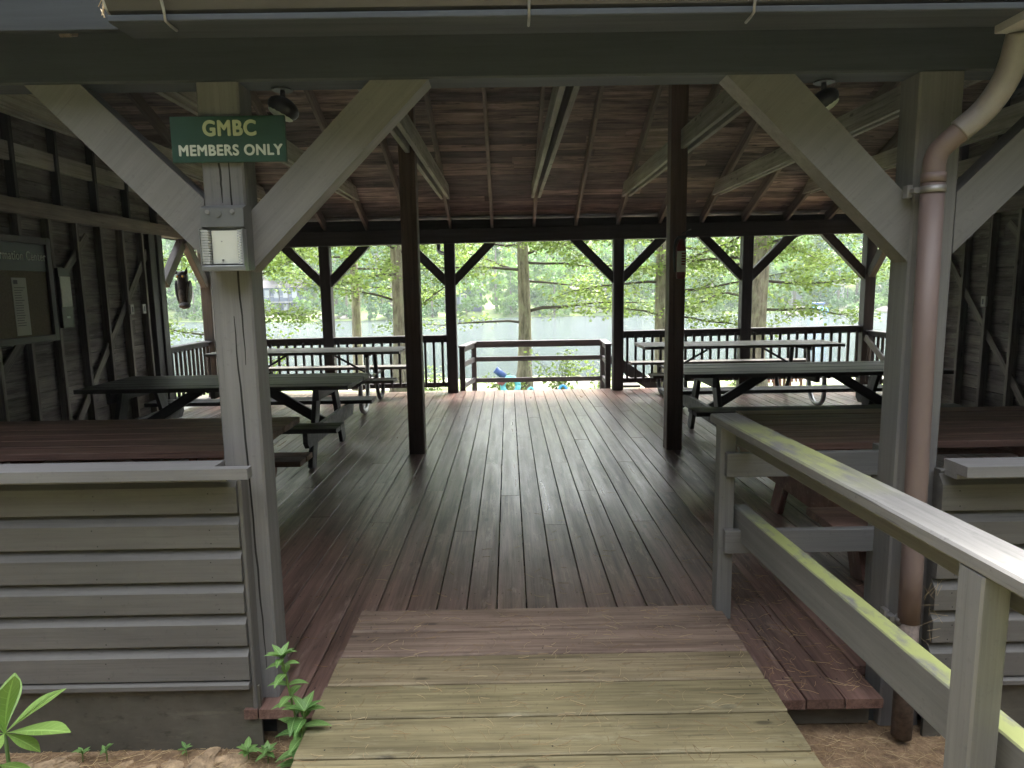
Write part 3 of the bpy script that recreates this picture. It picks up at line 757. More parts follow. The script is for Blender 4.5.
q.box((-1.004, 2.268, 1.572), (-.861, 2.299, 1.590)); q.box((-.8665, 2.266, 1.5905), (-.861, 2.2995, 1.707)); q.box((-1.0045, 2.266, 1.5905), (-1.001, 2.2995, 1.707)); q.build('frame', M['metal'], lp)
for xx in (-.978, -.897): q = MB(); q.tube([(xx, 2.279, 1.763), (xx, 2.286, 1.763)], .007, 12); q.build('screw', M['strap'], lp)
q = MB(); q.tube([(-.945, 2.280, 1.757), (-.945, 2.286, 1.757)], .012, 14); q.build('knockout_plug', M['housing'], lp)
for z_, r_ in ((1.668, .002), (1.607, .0035)): q = MB(); q.tube([(-.94, 2.286, z_), (-.94, 2.289, z_)], r_, 8); q.build('rivet', M['strap'], lp)

def flood(x, y, z, label, tilt):
    f = thing('flood_light', label, 'light', (x, y, z), 'black flood lights under the front beam')
    rot = Matrix.Rotation(tilt, 3, 'Y')
    q = MB(); q.ell((x, y, z), (.055, .055, .036), 16, 8, rot=rot); q.build('lamp_shade', M['black'], f)
    q = MB(); q.ell(Vector((x, y, z)) + rot @ Vector((0, 0, -.022)), (.045, .045, .016), 14, 7, rot=rot); q.build('lens', M['white'], f)
    q = MB(); q.tube([(x, y, z + .03), (x, y, 2.19)], .009, 8); q.tube([(x, y, 2.185), (x, y, 2.19)], .035, 12); q.build('bracket', M['black'], f)
flood(-.765, 2.46, 2.128, 'black flood light under the beam just above and right of the green sign', .5)
flood(1.10, 2.46, 2.125, 'black flood light under the beam between the right brace and right post', -.6)

# information board on the left wall (faces +x)
bx = XL + .04
ib = thing('notice_board', 'dark framed information board with a paper notice on the left wall', 'notice board', (bx, 5.7, 1.15))
by0, by1, bz0, bz1 = 4.95, 6.42, 1.14, 1.965
q = MB(); q.box((bx, by0, bz0), (bx + .02, by1, bz1)); q.build('backing', M['cork'], ib)
q = MB()
for a in ((by0 - .06, by0, bz0 - .06, bz1 + .06), (by1, by1 + .06, bz0 - .06, bz1 + .06)): q.box((bx, a[0], a[2]), (bx + .05, a[1], a[3]))
q.box((bx, by0 + .001, bz1), (bx + .05, by1 - .001, bz1 + .06)); q.box((bx, by0 + .001, bz0 - .06), (bx + .05, by1 - .001, bz0)); q.build('frame', M['boardframe'], ib)
q = MB(); q.box((bx + .021, by0 + .002, 1.72), (bx + .03, by1 - .002, bz1 - .002)); q.build('header_panel', M['header'], ib)
text('Information Center', M['white'], ib, (bx + .032, 6.06, 1.855), (0, 1, 0), (0, 0, 1), .72, .08, bold=.0)
q = MB(); q.box((bx + .021, 5.96, 1.155), (bx + .024, 6.14, 1.66)); pp = q.build('notice', M['paper'], ib)
q = MB()
for i in range(16): q.box((bx + .0245, 5.98, 1.57 - i * .022), (bx + .0252, 5.98 + random.uniform(.08, .14), 1.576 - i * .022))
q.box((bx + .0245, 5.98, 1.605), (bx + .0252, 6.03, 1.64)); q.build('print', M['ink'], pp)
dp = thing('document_holder', 'white paper in a holder above a dark box beside the information board', 'holder', (bx, 6.66, 1.3))
q = MB(); q.box((bx - .02, 6.58, 1.19), (bx + .03, 6.75, 1.76)); q.build('box', M['black'], dp)
q = MB(); q.box((bx + .031, 6.59, 1.39), (bx + .037, 6.74, 1.68)); q.build('paper', M['white'], dp)
q = MB(); q.box((bx + .031, 6.64, 1.28), (bx + .034, 6.69, 1.30)); q.build('tag', M['white'], dp)
for (xx, yy, zz, lb) in ((XL + .052, 7.82, 1.33, 'pale electrical outlet box on a left wall stud, the one nearer the notice board'), (XL + .052, 8.08, 1.33, 'pale electrical outlet box on a left wall stud, the one nearer the side opening'), (XR - .052, 7.41, 1.28, 'small pale outlet box on a stud of the right wall')):
    q = MB(); q.box((xx - .014, yy - .035, zz - .055), (xx + .014, yy + .035, zz + .055), .004); q.box((xx + (.0145 if xx < 0 else -.0165), yy - .012, zz - .03), (xx + (.0165 if xx < 0 else -.0145), yy + .012, zz + .03), .001, m=1)
    tag(q.build('outlet', [M['outlet'], M['ink']]), lb, 'outlet')
# fire extinguisher on the right middle post
fe = thing('fire_extinguisher', 'red fire extinguisher with a white label on the right brown middle post', 'fire extinguisher', (1.525, 6.07, 1.60))
q = MB(); 
prof_ = [(.0, .036), (.02, .041), (.27, .041), (.31, .03), (.335, .016), (.35, .014)]
q.tube([(1.525, 6.065, 1.56 + a) for a, r_ in prof_], [r_ for a, r_ in prof_], 18); q.build('cylinder', M['red'], fe)
q = MB(); 
seg = [(1.525 + .0425 * math.sin(t), 6.065 - .0425 * math.cos(t)) for t in [R(-70 + 14 * i) for i in range(11)]]
q.add([(a, b_, z) for z in (1.62, 1.80) for a, b_ in seg], [(i, i + 1, i + 12, i + 11) for i in range(10)], None, .5, 0, True)
q.build('label_wrap', M['white'], fe)
q = MB()
for i in range(5):
    sg2 = [(1.525 + .0432 * math.sin(t), 6.065 - .0432 * math.cos(t)) for t in [R(-10 + 12 * k) for k in range(6)]]
    z_ = 1.68 + i * .023; q.add([(a, b_, z) for z in (z_, z_ + .015) for a, b_ in sg2], [(k, k + 1, k + 7, k + 6) for k in range(5)], None, .5, 0, True)
q.build('label_print', M['red'], fe)
q = MB(); q.box((1.49, 6.04, 1.905), (1.56, 6.07, 1.93)); q.bar((1.525, 6.055, 1.95), (1.60, 6.03, 1.99), .015, .01); q.bar((1.525, 6.055, 1.93), (1.60, 6.03, 1.93), .015, .008); q.build('valve', M['black'], fe)
q = MB(); q.tube(smooth([V((1.49, 6.05, 1.915)), V((1.455, 6.03, 1.88)), V((1.458, 6.04, 1.7)), V((1.47, 6.04, 1.62))]), .009, 8); q.build('hose', M['black'], fe)

# ============================================================ OWL DECOY
ox, oy, oz = -4.33, 9.18, 1.32
ow = thing('owl_decoy', 'dark plastic owl decoy hanging in the left side opening', 'owl', (ox, oy, oz))
q = MB(); pr_ = [(0, .04), (.03, .06), (.12, .075), (.24, .082), (.32, .072), (.36, .064), (.41, .068), (.45, .056), (.475, .025)]
q.tube([(ox, oy, oz + a) for a, r_ in pr_], [r_ for a, r_ in pr_], 18); q.build('body', M['owl1'], ow)
for s_ in (-1, 1):
    q = MB(); q.add([(ox + s_ * .03, oy - .04, oz + .44), (ox + s_ * .085, oy - .03, oz + .43), (ox + s_ * .06, oy + .03, oz + .44), (ox + s_ * .085, oy - .02, oz + .535)], [(0, 1, 3), (1, 2, 3), (2, 0, 3), (0, 2, 1)]); q.build('ear_tuft', M['owl1'], ow)
    q = MB(); q.ell((ox + s_ * .035, oy - .056, oz + .405), (.026, .018, .026), 12, 8); q.ell((ox + s_ * .035, oy - .072, oz + .405), (.014, .008, .014), 10, 6, m=1); q.build('eye', [M['owl2'], M['yellow']], ow)
    q = MB(); q.ell((ox + s_ * .072, oy + .01, oz + .19), (.024, .075, .17), 12, 8, rot=Matrix.Rotation(s_ * .12, 3, 'Y')); q.build('wing', M['owl2'], ow)
q = MB(); q.ell((ox, oy - .078, oz + .385), (.011, .018, .018), 8, 6); q.build('beak', M['black'], ow)
q = MB(); q.ell((ox, oy - .035, oz + .17), (.05, .055, .13), 14, 8); q.build('breast', M['owl2'], ow)
q = MB(); q.ell((ox + .03, oy - .06, oz + .02), (.08, .06, .045), 12, 8); q.build('perch', M['owl2'], ow)
q = MB(); q.tube([(ox, oy, oz + .47), (ox, oy, 2.21)], .003, 6); q.build('cord', M['black'], ow)

# ============================================================ PICNIC TABLES
def planks(mb, x0, x1, y0, y1, z, n_, th=.038, gap=.006, jit=.004):
    w_ = (y1 - y0 + gap) / n_
    for i in range(n_): mb.box((x0 + random.uniform(-jit, jit), y0 + i * w_, z - th), (x1 + random.uniform(-jit, jit), y0 + i * w_ + w_ - gap, z - random.uniform(0, .002)), .004)
def table_wood(x0, x1, yc, label, top_m, leg_m, top_d=.93, z=.70, bz_=.405, bo=.84, bw=.27, group='wooden picnic tables'):
    t = thing('picnic_table', label, 'picnic table', ((x0 + x1) / 2, yc, 0), group)
    q = MB(); planks(q, x0, x1, yc - top_d / 2, yc + top_d / 2, z, 6); q.build('table_top', top_m, t)
    for s_ in (-1, 1):
        ya = yc + s_ * bo - (bw if s_ > 0 else 0); q = MB(); planks(q, x0 + .02, x1 - .02, ya, ya + bw, bz_, 2); q.build('bench', top_m, t)
    for ex, sx in ((x0 + .30, 1), (x1 - .30, -1)):
        q = MB(); q.bar((ex - sx * .02, yc - top_d / 2 + .02, z - .085), (ex - sx * .02, yc + top_d / 2 - .02, z - .085), .04, .09); q.build('top_support', leg_m, t)
        q = MB(); hh = bz_ - .04
        y0_, y1_ = yc - bo + .02, yc + bo - .02
        q.prism([(y0_ + .05, hh - .135), (y1_ - .05, hh - .135), (y1_, hh - .085), (y1_, hh - .001), (y0_, hh - .001), (y0_, hh - .085)], ex - sx * .02 - .019, ex - sx * .02 + .019, 'x'); q.build('bench_support', leg_m, t)
        for s_ in (-1, 1):
            q = MB(); q.bar((ex + sx * .021, yc + s_ * .27, z - .045), (ex + sx * .021, yc + s_ * .55, .001), .04, .125, (0, 0, 1)); 
            q.build('leg', leg_m, t)
        q = MB(); q.bar((ex + sx * .045, yc, hh - .07), (ex + sx * .60, yc, z - .06), .04, .09, (0, 0, 1)); q.build('diagonal_brace', leg_m, t)
    q = MB(); q.box(((x0 + x1) / 2 - .02, yc - top_d / 2 + .03, z - .10), ((x0 + x1) / 2 + .02, yc + top_d / 2 - .03, z - .04)); q.build('cleat', leg_m, t)
    return t
def table_metal(x0, x1, yc, label):
    z = .75; t = thing('picnic_table', label, 'picnic table', ((x0 + x1) / 2, yc, 0), 'tube framed picnic tables by the back railing')
    q = MB(); planks(q, x0, x1, yc - .35, yc + .35, z, 4); q.build('table_top', M['tgrey'], t)
    for s_ in (-1, 1):
        q = MB(); planks(q, x0, x1, yc + s_ * .72 - .13, yc + s_ * .72 + .13, .45, 2); q.build('bench', M['tgrey'], t)
    for ex, sx in ((x0 + .42, 1), (x1 - .42, -1)):
        for s_ in (-1, 1):
            pts = smooth([V((ex, yc + s_ * .72, .40)), V((ex, yc + s_ * .74, .03)), V((ex, yc + s_ * .33, .03)), V((ex, yc + s_ * .24, .70))], 3)
            q = MB(); q.tube(pts, .028, 10); q.build('leg', M['metal'] if s_ < 0 else M['darkmetal'], t)
            q = MB(); q.tube([(ex, yc + s_ * .84, .395), (ex, yc + s_ * .2, .395)], .02, 8); q.build('bench_arm', M['darkmetal'], t)
        q = MB(); q.tube([(ex, yc - .33, .69), (ex, yc + .33, .69)], .022, 8); q.build('top_support', M['darkmetal'], t)
        q = MB(); q.tube([(ex, yc, .40), (ex + sx * .52, yc, .70)], .014, 8); q.tube([(ex, yc - .2, .40), (ex, yc + .2, .40)], .016, 8); q.build('diagonal_brace', M['darkmetal'], t)
    return t
table_wood(-3.78, -1.36, 3.875, 'reddish brown picnic table just behind the left low wall', M['tred'], M['tredleg'], bz_=.40, bo=.74)
table_wood(-3.72, -1.38, 6.22, 'charcoal picnic table in the middle of the left side', M['tblack'], M['tblack'], bo=.85)
table_wood(1.45, 3.87, 3.83, 'reddish brown picnic table just behind the ramp handrail and right post', M['tred'], M['tredleg'], bz_=.40)
table_wood(1.60, 4.06, 6.56, 'charcoal picnic table in the middle of the right side behind the brown post', M['tblack'], M['tblack'], bo=.75, top_d=.84)
table_metal(-3.80, -1.37, 8.80, 'weathered grey picnic table with a tube frame by the back railing on the left')
table_metal(1.70, 4.22, 8.84, 'weathered grey picnic table with a tube frame by the back railing on the right')

# ============================================================ TREES
def leafpoly(c, d, nrm_, L, w_):
    d = d.normalized(); s_ = d.cross(nrm_).normalized()
    return [c, c + d * L * .35 + s_ * w_ * .5, c + d * L * .75 + s_ * w_ * .3, c + d * L, c + d * L * .75 - s_ * w_ * .3, c + d * L * .35 - s_ * w_ * .5]
def rdir(rg, up=0):
    v = Vector((rg.gauss(0, 1), rg.gauss(0, 1), rg.gauss(0, 1) + up)); return v.normalized()
def spray(lm, tm, rg, a, b_, nl, ls, spread):
    """leafy twig from a to b"""
    tm.tube([a, (a + b_) / 2 + V((0, 0, rg.uniform(-.03, .06))), b_], [.008, .006, .003], 4, cap=False)
    for _ in range(nl):
        t = rg.random() ** .7; c = a.lerp(b_, t) + V((rg.gauss(0, spread), rg.gauss(0, spread), rg.gauss(0, spread * .45)))
        d = V((rg.gauss(0, 1), rg.gauss(0, 1), rg.gauss(-.35, .5))).normalized(); nn = V((rg.gauss(0, .45), rg.gauss(0, .45), 1)).normalized()
        L = ls * rg.uniform(.7, 1.3)
        lm.add(leafpoly(c, d, nn, L, L * .85), [(0, 1, 2, 3, 4, 5)], None, rg.random())
def limb(tm, lm, rg, p, az, length, rise, rad, ls=.12, dens=1.0, droop=.0, zmin=None):
    pts = [p]; d = V((math.cos(az), math.sin(az), rise)).normalized(); n_ = 7
    for i in range(n_):
        d = (d + V((rg.gauss(0, .13), rg.gauss(0, .13), rg.gauss(0, .09) - droop))).normalized(); pts.append(pts[-1] + d * length / n_)
    rads = [rad * (1 - .85 * i / n_) for i in range(n_ + 1)]
    tm.tube(pts, rads, 6, cap=False)
    for i in range(2, n_ + 1):
        for k in range(2 if i < n_ else 3):
            sd_ = V((rg.gauss(0, 1), rg.gauss(0, 1), rg.gauss(0, .35))).normalized()
            L = rg.uniform(.5, 1.25) * (length / 4)
            e = pts[i] + (d * .5 + sd_).normalized() * L
            q_ = pts[i]
            spray(lm, tm, rg, q_, e, int(26 * dens * rg.uniform(.6, 1.3)), ls, .16 + .05 * L)
def tree(px_x, Y, rad, H, label, seed, lean=(0, 0), limbs=(), auto=22, zlo=1.8, dens=2.2, ls=.085, mat='leafA', name='tree', group='shore trees behind the pavilion'):
    rg = random.Random(seed); base = V((px_x, Y, ground_z(px_x, Y) - .1))
    t = thing(name, label, 'tree', tuple(base), group)
    tm = MB(); lm = MB(); bmh = MB()
    n_ = 16; pts = []; rads = []
    for i in range(n_ + 1):
        f = i / n_; pts.append(base + V((lean[0] * f * H + .10 * mnoise.noise(V((seed, f * 3, 0))), lean[1] * f * H + .1 * mnoise.noise(V((f * 3, seed, 0))), f * H)))
        rads.append(rad * (1 + .55 * math.exp(-f * H / .35)) * (1 - .72 * f))
    tm.tube(pts, rads, 14)
    def at(z):
        for a, b_ in zip(pts, pts[1:]):
            if a.z <= z <= b_.z: return a.lerp(b_, (z - a.z) / (b_.z - a.z))
        return pts[-1].copy()
    for (z, az, L, rise, r_, dn) in limbs:
        limb(bmh, lm, rg, at(z), R(az), L, rise, r_, ls, dn * dens)
    for i in range(auto):
        z = zlo + (base.z + H - zlo) * (i + .5) / auto
        L = (3.9 - 2.2 * i / auto) * rg.uniform(.75, 1.2)
        limb(bmh, lm, rg, at(z), rg.uniform(0, 2 * math.pi), L, rg.uniform(-.05, .45), .045 * (1 - .5 * i / auto), ls * 1.2, .8 * dens)
    tr_ = tm.build('trunk', M['bark'], t); bmh.build('branch', M['twig'], tr_)
    lm.build('crown', M[mat], t)
    return t
tree(-2.72, 17.0, .235, 13, 'pale straight trunk seen just left of the left brown middle post', 11, (.0, 0), [(2.6, 200, 3.0, .1, .04, 1), (1.2, 190, 2.4, .3, .035, .5), (1.9, 250, 2.6, -.05, .04, .8), (2.4, 310, 2.5, .1, .04, .8), (.9, 350, 2.2, .25, .03, .6), (2.2, 90, 2.5, .1, .04, 1)])
tree(.40, 19.0, .20, 12, 'slim greenish trunk standing behind the centre of the landing railing', 5, (.004, 0),
     [(.85, 8, 3.6, .12, .055, .75), (.55, 178, 3.2, .18, .04, .6), (2.0, 185, 3.6, .02, .045, .8), (2.2, 0, 4.0, -.03, .04, 1), (1.7, 20, 3.6, -.05, .035, .9), (2.7, 170, 3.2, -.05, .04, 1), (2.7, 40, 3.4, 0, .04, 1.1), (3.0, 300, 3, 0, .04, 1), (3.1, 230, 3, -.05, .04, 1)])
tree(4.15, 18.0, .27, 13, 'thick grey trunk half hidden by the right brown middle post', 23, (-.01, 0), [(1.3, 10, 3.2, .15, .05, 1), (2.2, 0, 3.0, -.08, .04, 1.2), (1.6, 180, 3.0, .05, .04, .9), (2.5, 340, 3, -.05, .04, 1.2), (2.8, 200, 3.2, -.05, .04, 1.2), (.7, 200, 2.4, .1, .03, .6), (.8, 350, 2.6, -.03, .035, .9), (2.9, 80, 3, 0, .04, 1)])
tree(6.15, 17.0, .27, 13, 'leaning rough barked trunk behind the right back railing', 31, (.035, 0), [(.9, 330, 2.2, .05, .04, .9), (1.6, 0, 2.6, -.1, .04, 1.0), (2.2, 180, 3.0, -.05, .04, 1.2), (2.6, 20, 3.0, -.1, .04, 1.0), (1.2, 190, 2.4, .05, .04, .9), (2.9, 350, 3, -.05, .04, 1)])
tree(-7.2, 16.5, .11, 9, 'slender young tree showing through the left side opening behind the owl', 44, (-.03, 0), [(.2, 0, 2.0, .3, .03, .6), (1.2, 20, 2.4, .1, .03, .9), (1.8, 340, 2.6, .05, .03, 1.1), (2.3, 60, 2.6, 0, .03, 1.2), (.5, 180, 2, .2, .03, .7), (2.5, 180, 2.4, 0, .03, 1)], zlo=2.2)
tree(-4.9, 22.0, .17, 12, 'leafy tree between the left front post and the second back post', 52, (.0, 0), [(2.2, 0, 3.2, 0, .04, 1.2), (1.6, 20, 2.6, .1, .03, .9), (2.6, 180, 3.0, -.05, .04, 1.2), (3.0, 270, 3, -.05, .04, 1.2), (1.8, 170, 3, .05, .04, 1)], zlo=2.8)
tree(11.2, 19.0, .2, 12, 'leafy tree beyond the right corner of the back railing', 61, (.0, 0), [(3.0, 180, 3.2, -.08, .04, 1.0), (2.4, 200, 3.0, .05, .04, .9)], zlo=3.0)

# far shore: shared crown meshes copied as separate trees
def far_crown(seed, hgt, wid, n_cl, per, mat, sz, lowf=.03):
    rg = random.Random(seed); mb = MB()
    for _ in range(n_cl):
        u = rg.random(); z = hgt * (lowf + (.98 - lowf) * u); prof = math.sin(math.pi * min(1, .30 + .68 * u)) ** .7
        r_ = wid * prof * math.sqrt(rg.random()); a = rg.uniform(0, 6.283)
        c = V((r_ * math.cos(a), r_ * math.sin(a), z)); cr = wid * rg.uniform(.16, .30)
        rc = rg.random()
        for _ in range(per):
            d = rdir(rg) * cr * rg.uniform(.6, 1.0); d.z *= .7
            p = c + d; nn = (d.normalized() + rdir(rg) * .7).normalized(); L = sz * rg.uniform(.6, 1.4)
            mb.add(leafpoly(p, nn.orthogonal().normalized() + rdir(rg) * .4, nn, L, L * .8), [(0, 1, 2, 3, 4, 5)], None, min(1, max(0, rc * .7 + rg.random() * .3)))
    return mb
protos = []
for i, (hgt, wid, nc, per, mt, sz) in enumerate([(13, 4.4, 60, 42, 'leafB', .55), (16, 4.6, 64, 42, 'leafC', .55), (11, 4.2, 54, 42, 'leafB', .5), (18, 4.0, 64, 40, 'leafC', .55)]):
    t = thing('shore_tree', 'x', 'tree', (0, 0, 0))
    c = far_crown(100 + i, hgt, wid, nc, per, mt, sz).build('crown', M[mt], t)
    k = MB(); k.tube([(0, 0, -.8), (.1, .05, hgt * .4), (0, 0, hgt * .8)], [.28, .2, .06], 7); k = k.build('trunk', M['bark'], t)
    protos.append((t, c, k))
rg = random.Random(77); first = [True] * 4
def place_far(x, y, i, s_, label, group):
    t, c, k = protos[i]
    if first[i]: first[i] = False; r_ = t
    else:
        r_ = t.copy(); COL.objects.link(r_)
        for o in (c, k):
            o2 = o.copy(); COL.objects.link(o2); o2.parent = r_
    r_.location = (x, y, ground_z(x, y) - .1); r_.rotation_euler = (0, 0, rg.uniform(0, 6.28)); r_.scale = (s_, s_, s_ * rg.uniform(.85, 1.1))
    r_['label'] = label; r_['group'] = group
x = -96
while x < 110:
    if not (-42 < x < -27):
        place_far(x, 107.5 + 4 * math.sin(x * .06) - .05 * x + rg.uniform(0, 4), rg.choice((0, 2, 2, 1)), rg.uniform(.65, .95), 'bushy green tree along the waterline of the far shore', 'trees along the far waterline')
    x += rg.uniform(5.0, 7.5)
for row, (yy, gap) in enumerate(((117, 6.5), (131, 7), (143, 7.5), (158, 9), (176, 11))):
    x = -100 - row * 8 + rg.uniform(0, 5)
    while x < 112 + row * 8:
        place_far(x, yy + rg.uniform(-4, 4), rg.choice((0, 1, 2, 3)), rg.uniform(.85, 1.2), 'tall green tree on the wooded slope above the far shore', 'trees on the far slope')
        x += rg.uniform(gap * .8, gap * 1.25)

# unseen leaf screen added behind the camera to block low sky light
fb = MB(); rg = random.Random(5)
for i in range(26):
    a = R(-125 + 250 * i / 25) ; rad_ = 13 + rg.uniform(-1.5, 2.5)
    cx, cy_ = math.sin(a) * rad_ , 1 - math.cos(a) * rad_
    if cy_ > 8: continue
    for _ in range(34):
        z = rg.uniform(.6, 10); c = V((cx + rg.gauss(0, 1.2), cy_ + rg.gauss(0, 1.2), z)); 
        for _ in range(22):
            p = c + rdir(rg) * 1.1 * rg.uniform(.4, 1); nn = rdir(rg, .5); L = rg.uniform(.7, 1.3)
            fb.add(leafpoly(p, nn.orthogonal(), nn, L, L * .9), [(0, 1, 2, 3, 4, 5)], None, rg.random())
kind(fb.build('sky_block_leaves', M['leafD']), 'stuff')

# ============================================================ FAR SHORE: houses, stones, boat
def house(x, y, w_, d_, h_, mat, label, storeys=2, nw=4):
    z0 = ground_z(x, y) - .2
    t = thing('lake_house', label, 'house', (x, y, z0))
    q = MB(); q.box((x - w_ / 2, y, z0 - .5), (x + w_ / 2, y + d_, z0 + h_), .01); wl = q.build('wall', mat, t)
    q = MB(); o_ = .4; rz = z0 + h_
    q.prism([(y - o_, rz + .01), (y + d_ + o_, rz + .01), (y + d_ / 2, rz + h_ * .35)], x - w_ / 2 - o_, x + w_ / 2 + o_, 'x'); q.build('roof', M['houseroof'], t)
    for s_ in range(storeys):
        for i in range(nw):
            xx = x - w_ / 2 + w_ * (i + .5) / nw; zz = z0 + h_ * (s_ + .55) / storeys; ww, hh = w_ / nw * .3, h_ / storeys * .28
            q = MB(); q.box((xx - ww, y - .06, zz - hh), (xx + ww, y - .01, zz + hh), .005); f_ = q.build('window', M['housewin'], wl)
    for s_ in range(storeys):
        q = MB(); q.box((x - w_ / 2, y - 1.2, z0 + h_ * s_ / storeys - .1), (x + w_ / 2, y - .065, z0 + h_ * s_ / storeys + .02)); 
        for i in range(nw + 1): xx = x - w_ / 2 + w_ * i / nw; q.box((xx - .06, y - 1.18, z0 - .6), (xx + .06, y - 1.06, z0 + h_ * .95))
        q.box((x - w_ / 2, y - 1.18, z0 + h_ * s_ / storeys + .9), (x + w_ / 2, y - 1.1, z0 + h_ * s_ / storeys + .98)); q.build('balcony', M['house2'] if s_ else M['houseroof'], t)
house(-37.5, 113.5, 6.0, 5, 4.6, M['house1'], 'blue grey two storey lake house on the far shore left of the second back post')
house(13.5, 113, 5.5, 5, 3.4, M['house2'], 'pale low lake house on the far shore behind the centre trunk branches', 1, 3)
house(-7.5, 114, 6, 5, 3.6, M['house1'], 'small grey blue lake house on the far shore left of the centre trunk', 1, 3)
house(52, 115, 9, 5, 3.2, M['house2'], 'pale house low on the far shore near the right corner post', 1, 4)
rg = random.Random(9)
for i in range(46):
    if i < 26: x = -40 + i * .62 + rg.uniform(-.3, .3); s_ = rg.uniform(.4, .9); gp = 'stones on the far left bank'; lb = 'pale boulder on the stony bank right of the blue grey lake house'
    else: x = 46 + (i - 26) * .75 + rg.uniform(-.3, .3); s_ = rg.uniform(.5, 1.1); gp = 'stones on the far right bank'; lb = 'pale boulder on the stony far bank near the right corner post'
    y = 109 + rg.uniform(-1.5, 3.2) + (4 * math.sin(x * .06) - .05 * x) * .9; z = max(ground_z(x, y), LAKE) 
    q = MB(); q.ell((x, y, z + s_ * .12), (s_, s_ * .8, s_ * .55), 9, 6, jit=.5, rnd=rg.random()); tag(q.build('boulder', M['rockfar']), lb, 'boulder', gp)
bt = thing('boat', 'small white boat with a bright blue cover moored off the far right shore', 'boat', (44.0, 97.0, LAKE))
hx_, hy_ = 44.0, 97.0
q = MB(); 
st_ = [(-2.2, .1, .75), (-1.6, .75, .7), (-.4, 1.15, .62), (1.2, 1.2, .6), (2.2, 1.1, .6)]
vs = []; 
for (a, w_, h_) in st_:
    for (sx, zz) in ((-1, h_), (-.75, .05), (0, -.2), (.75, .05), (1, h_)): vs.append((hx_ + w_ * sx + a * .35, hy_ + a, LAKE + zz))
fs = [(i * 5 + k, i * 5 + k + 1, (i + 1) * 5 + k + 1, (i + 1) * 5 + k) for i in range(4) for k in range(4)] + [(20, 21, 22, 23, 24), (0, 5, 10, 15, 20, 24, 19, 14, 9, 4)]
q.add(vs, fs); q.build('hull', M['hull'], bt)
q = MB(); q.ell((hx_ + .1, hy_ + .1, LAKE + .62), (1.22, 2.1, .72), 16, 9); q.build('cover', M['blue'], bt)
q = MB(); q.ell((hx_ + .5, hy_ + 1.2, LAKE + 1.7), (1.0, .9, .18), 14, 7)
for a in (-.8, .8): q.tube([(hx_ + .5 + a, hy_ + 1.2, LAKE + .6), (hx_ + .5 + a, hy_ + 1.2, LAKE + 1.7)], .03, 6)
q.build('canopy', M['navy'], bt)
dk = thing('dock', 'low pale floating dock beside the blue covered boat', 'dock', (40.9, 98, LAKE))
q = MB(); q.box((39.6, 97.4, LAKE + .15), (42.2, 99.2, LAKE + .35)); q.build('deck', M['tgrey'], dk)
q = MB()
for a in (39.8, 42.0): q.tube([(a, 97.6, LAKE - 1), (a, 97.6, LAKE + .8)], .06, 6)
q.build('pile', M['darkpost'], dk)

# ============================================================ NEAR BANK: shrubs, toys, chairs
def shrub(x, y, r_, h_, n_, label, mat='leafA', ls=.10, seed=1, tags='shrubs on the bank below the landing'):
    rg = random.Random(seed); z = ground_z(x, y); t = thing('shrub', label, 'shrub', (x, y, z), tags); tm = MB(); lm = MB()
    for _ in range(n_):
        a = rg.uniform(0, 6.28); e = V((x + math.cos(a) * r_ * rg.random(), y + math.sin(a) * r_ * rg.random(), z + h_ * rg.uniform(.4, 1)))
        spray(lm, tm, rg, V((x + rg.gauss(0, .08), y + rg.gauss(0, .08), z)), e, 26, ls, .12)
    tm.build('stem', M['twig'], t); lm.build('foliage', M[mat], t)
shrub(1.35, 17.5, .9, 1.25, 20, 'yellow green shrub right of the slim trunk below the landing', seed=1)
shrub(2.5, 19.0, .9, 1.1, 9, 'thin wispy shrub farther right below the landing', seed=2)
shrub(-.1, 18.2, .8, .55, 16, 'low green bush left of the slim trunk below the landing', seed=3)
shrub(-7.0, 19.5, 1.2, 2.2, 16, 'loose leafy bush on the bank outside the left side opening', seed=4)
shrub(6.8, 20.0, 1.2, .9, 12, 'low bush on the bank behind the right back railing', seed=6)
shrub(-2.2, 20.0, 1.2, .8, 12, 'low bush at the foot of the pale straight trunk', seed=8)
def bankz(x, y): return ground_z(x, y)
tw = thing('float_toy', 'blue and pink rolled float toy by the slim trunk', 'float toy', (-.25, 17.2, bankz(-.25, 17.2)))
q = MB(); z_ = bankz(-.25, 17.2); q.tube([(-.36, 17.2, z_ + .62), (-.12, 17.2, z_ + .42)], .09, 12); q.build('roll', M['navy'], tw)
q = MB(); q.ell((-.2, 17.2, z_ + .3), (.11, .07, .08), 14, 10, jit=.8); q.build('wrap', M['pink'], tw)
for (x, y, s_, mt, lb) in ((.02, 17.3, .2, 'cyan', 'pale blue float ring propped left of the slim trunk'), (.5, 15.8, .07, 'cyan', 'small cyan float ring low in front of the slim trunk'), (1.25, 15.8, .09, 'blue', 'blue float ring low in the bushes right of the slim trunk')):
    q = MB(); z_ = bankz(x, y) + s_ * 1.0
    q.tube([(x + s_ * math.cos(a), y + .1 * math.sin(a), z_ + s_ * math.sin(a)) for a in [i * 6.2832 / 16 for i in range(17)]], s_ * .38, 8); tag(q.build('float_ring', M[mt]), lb, 'float ring')
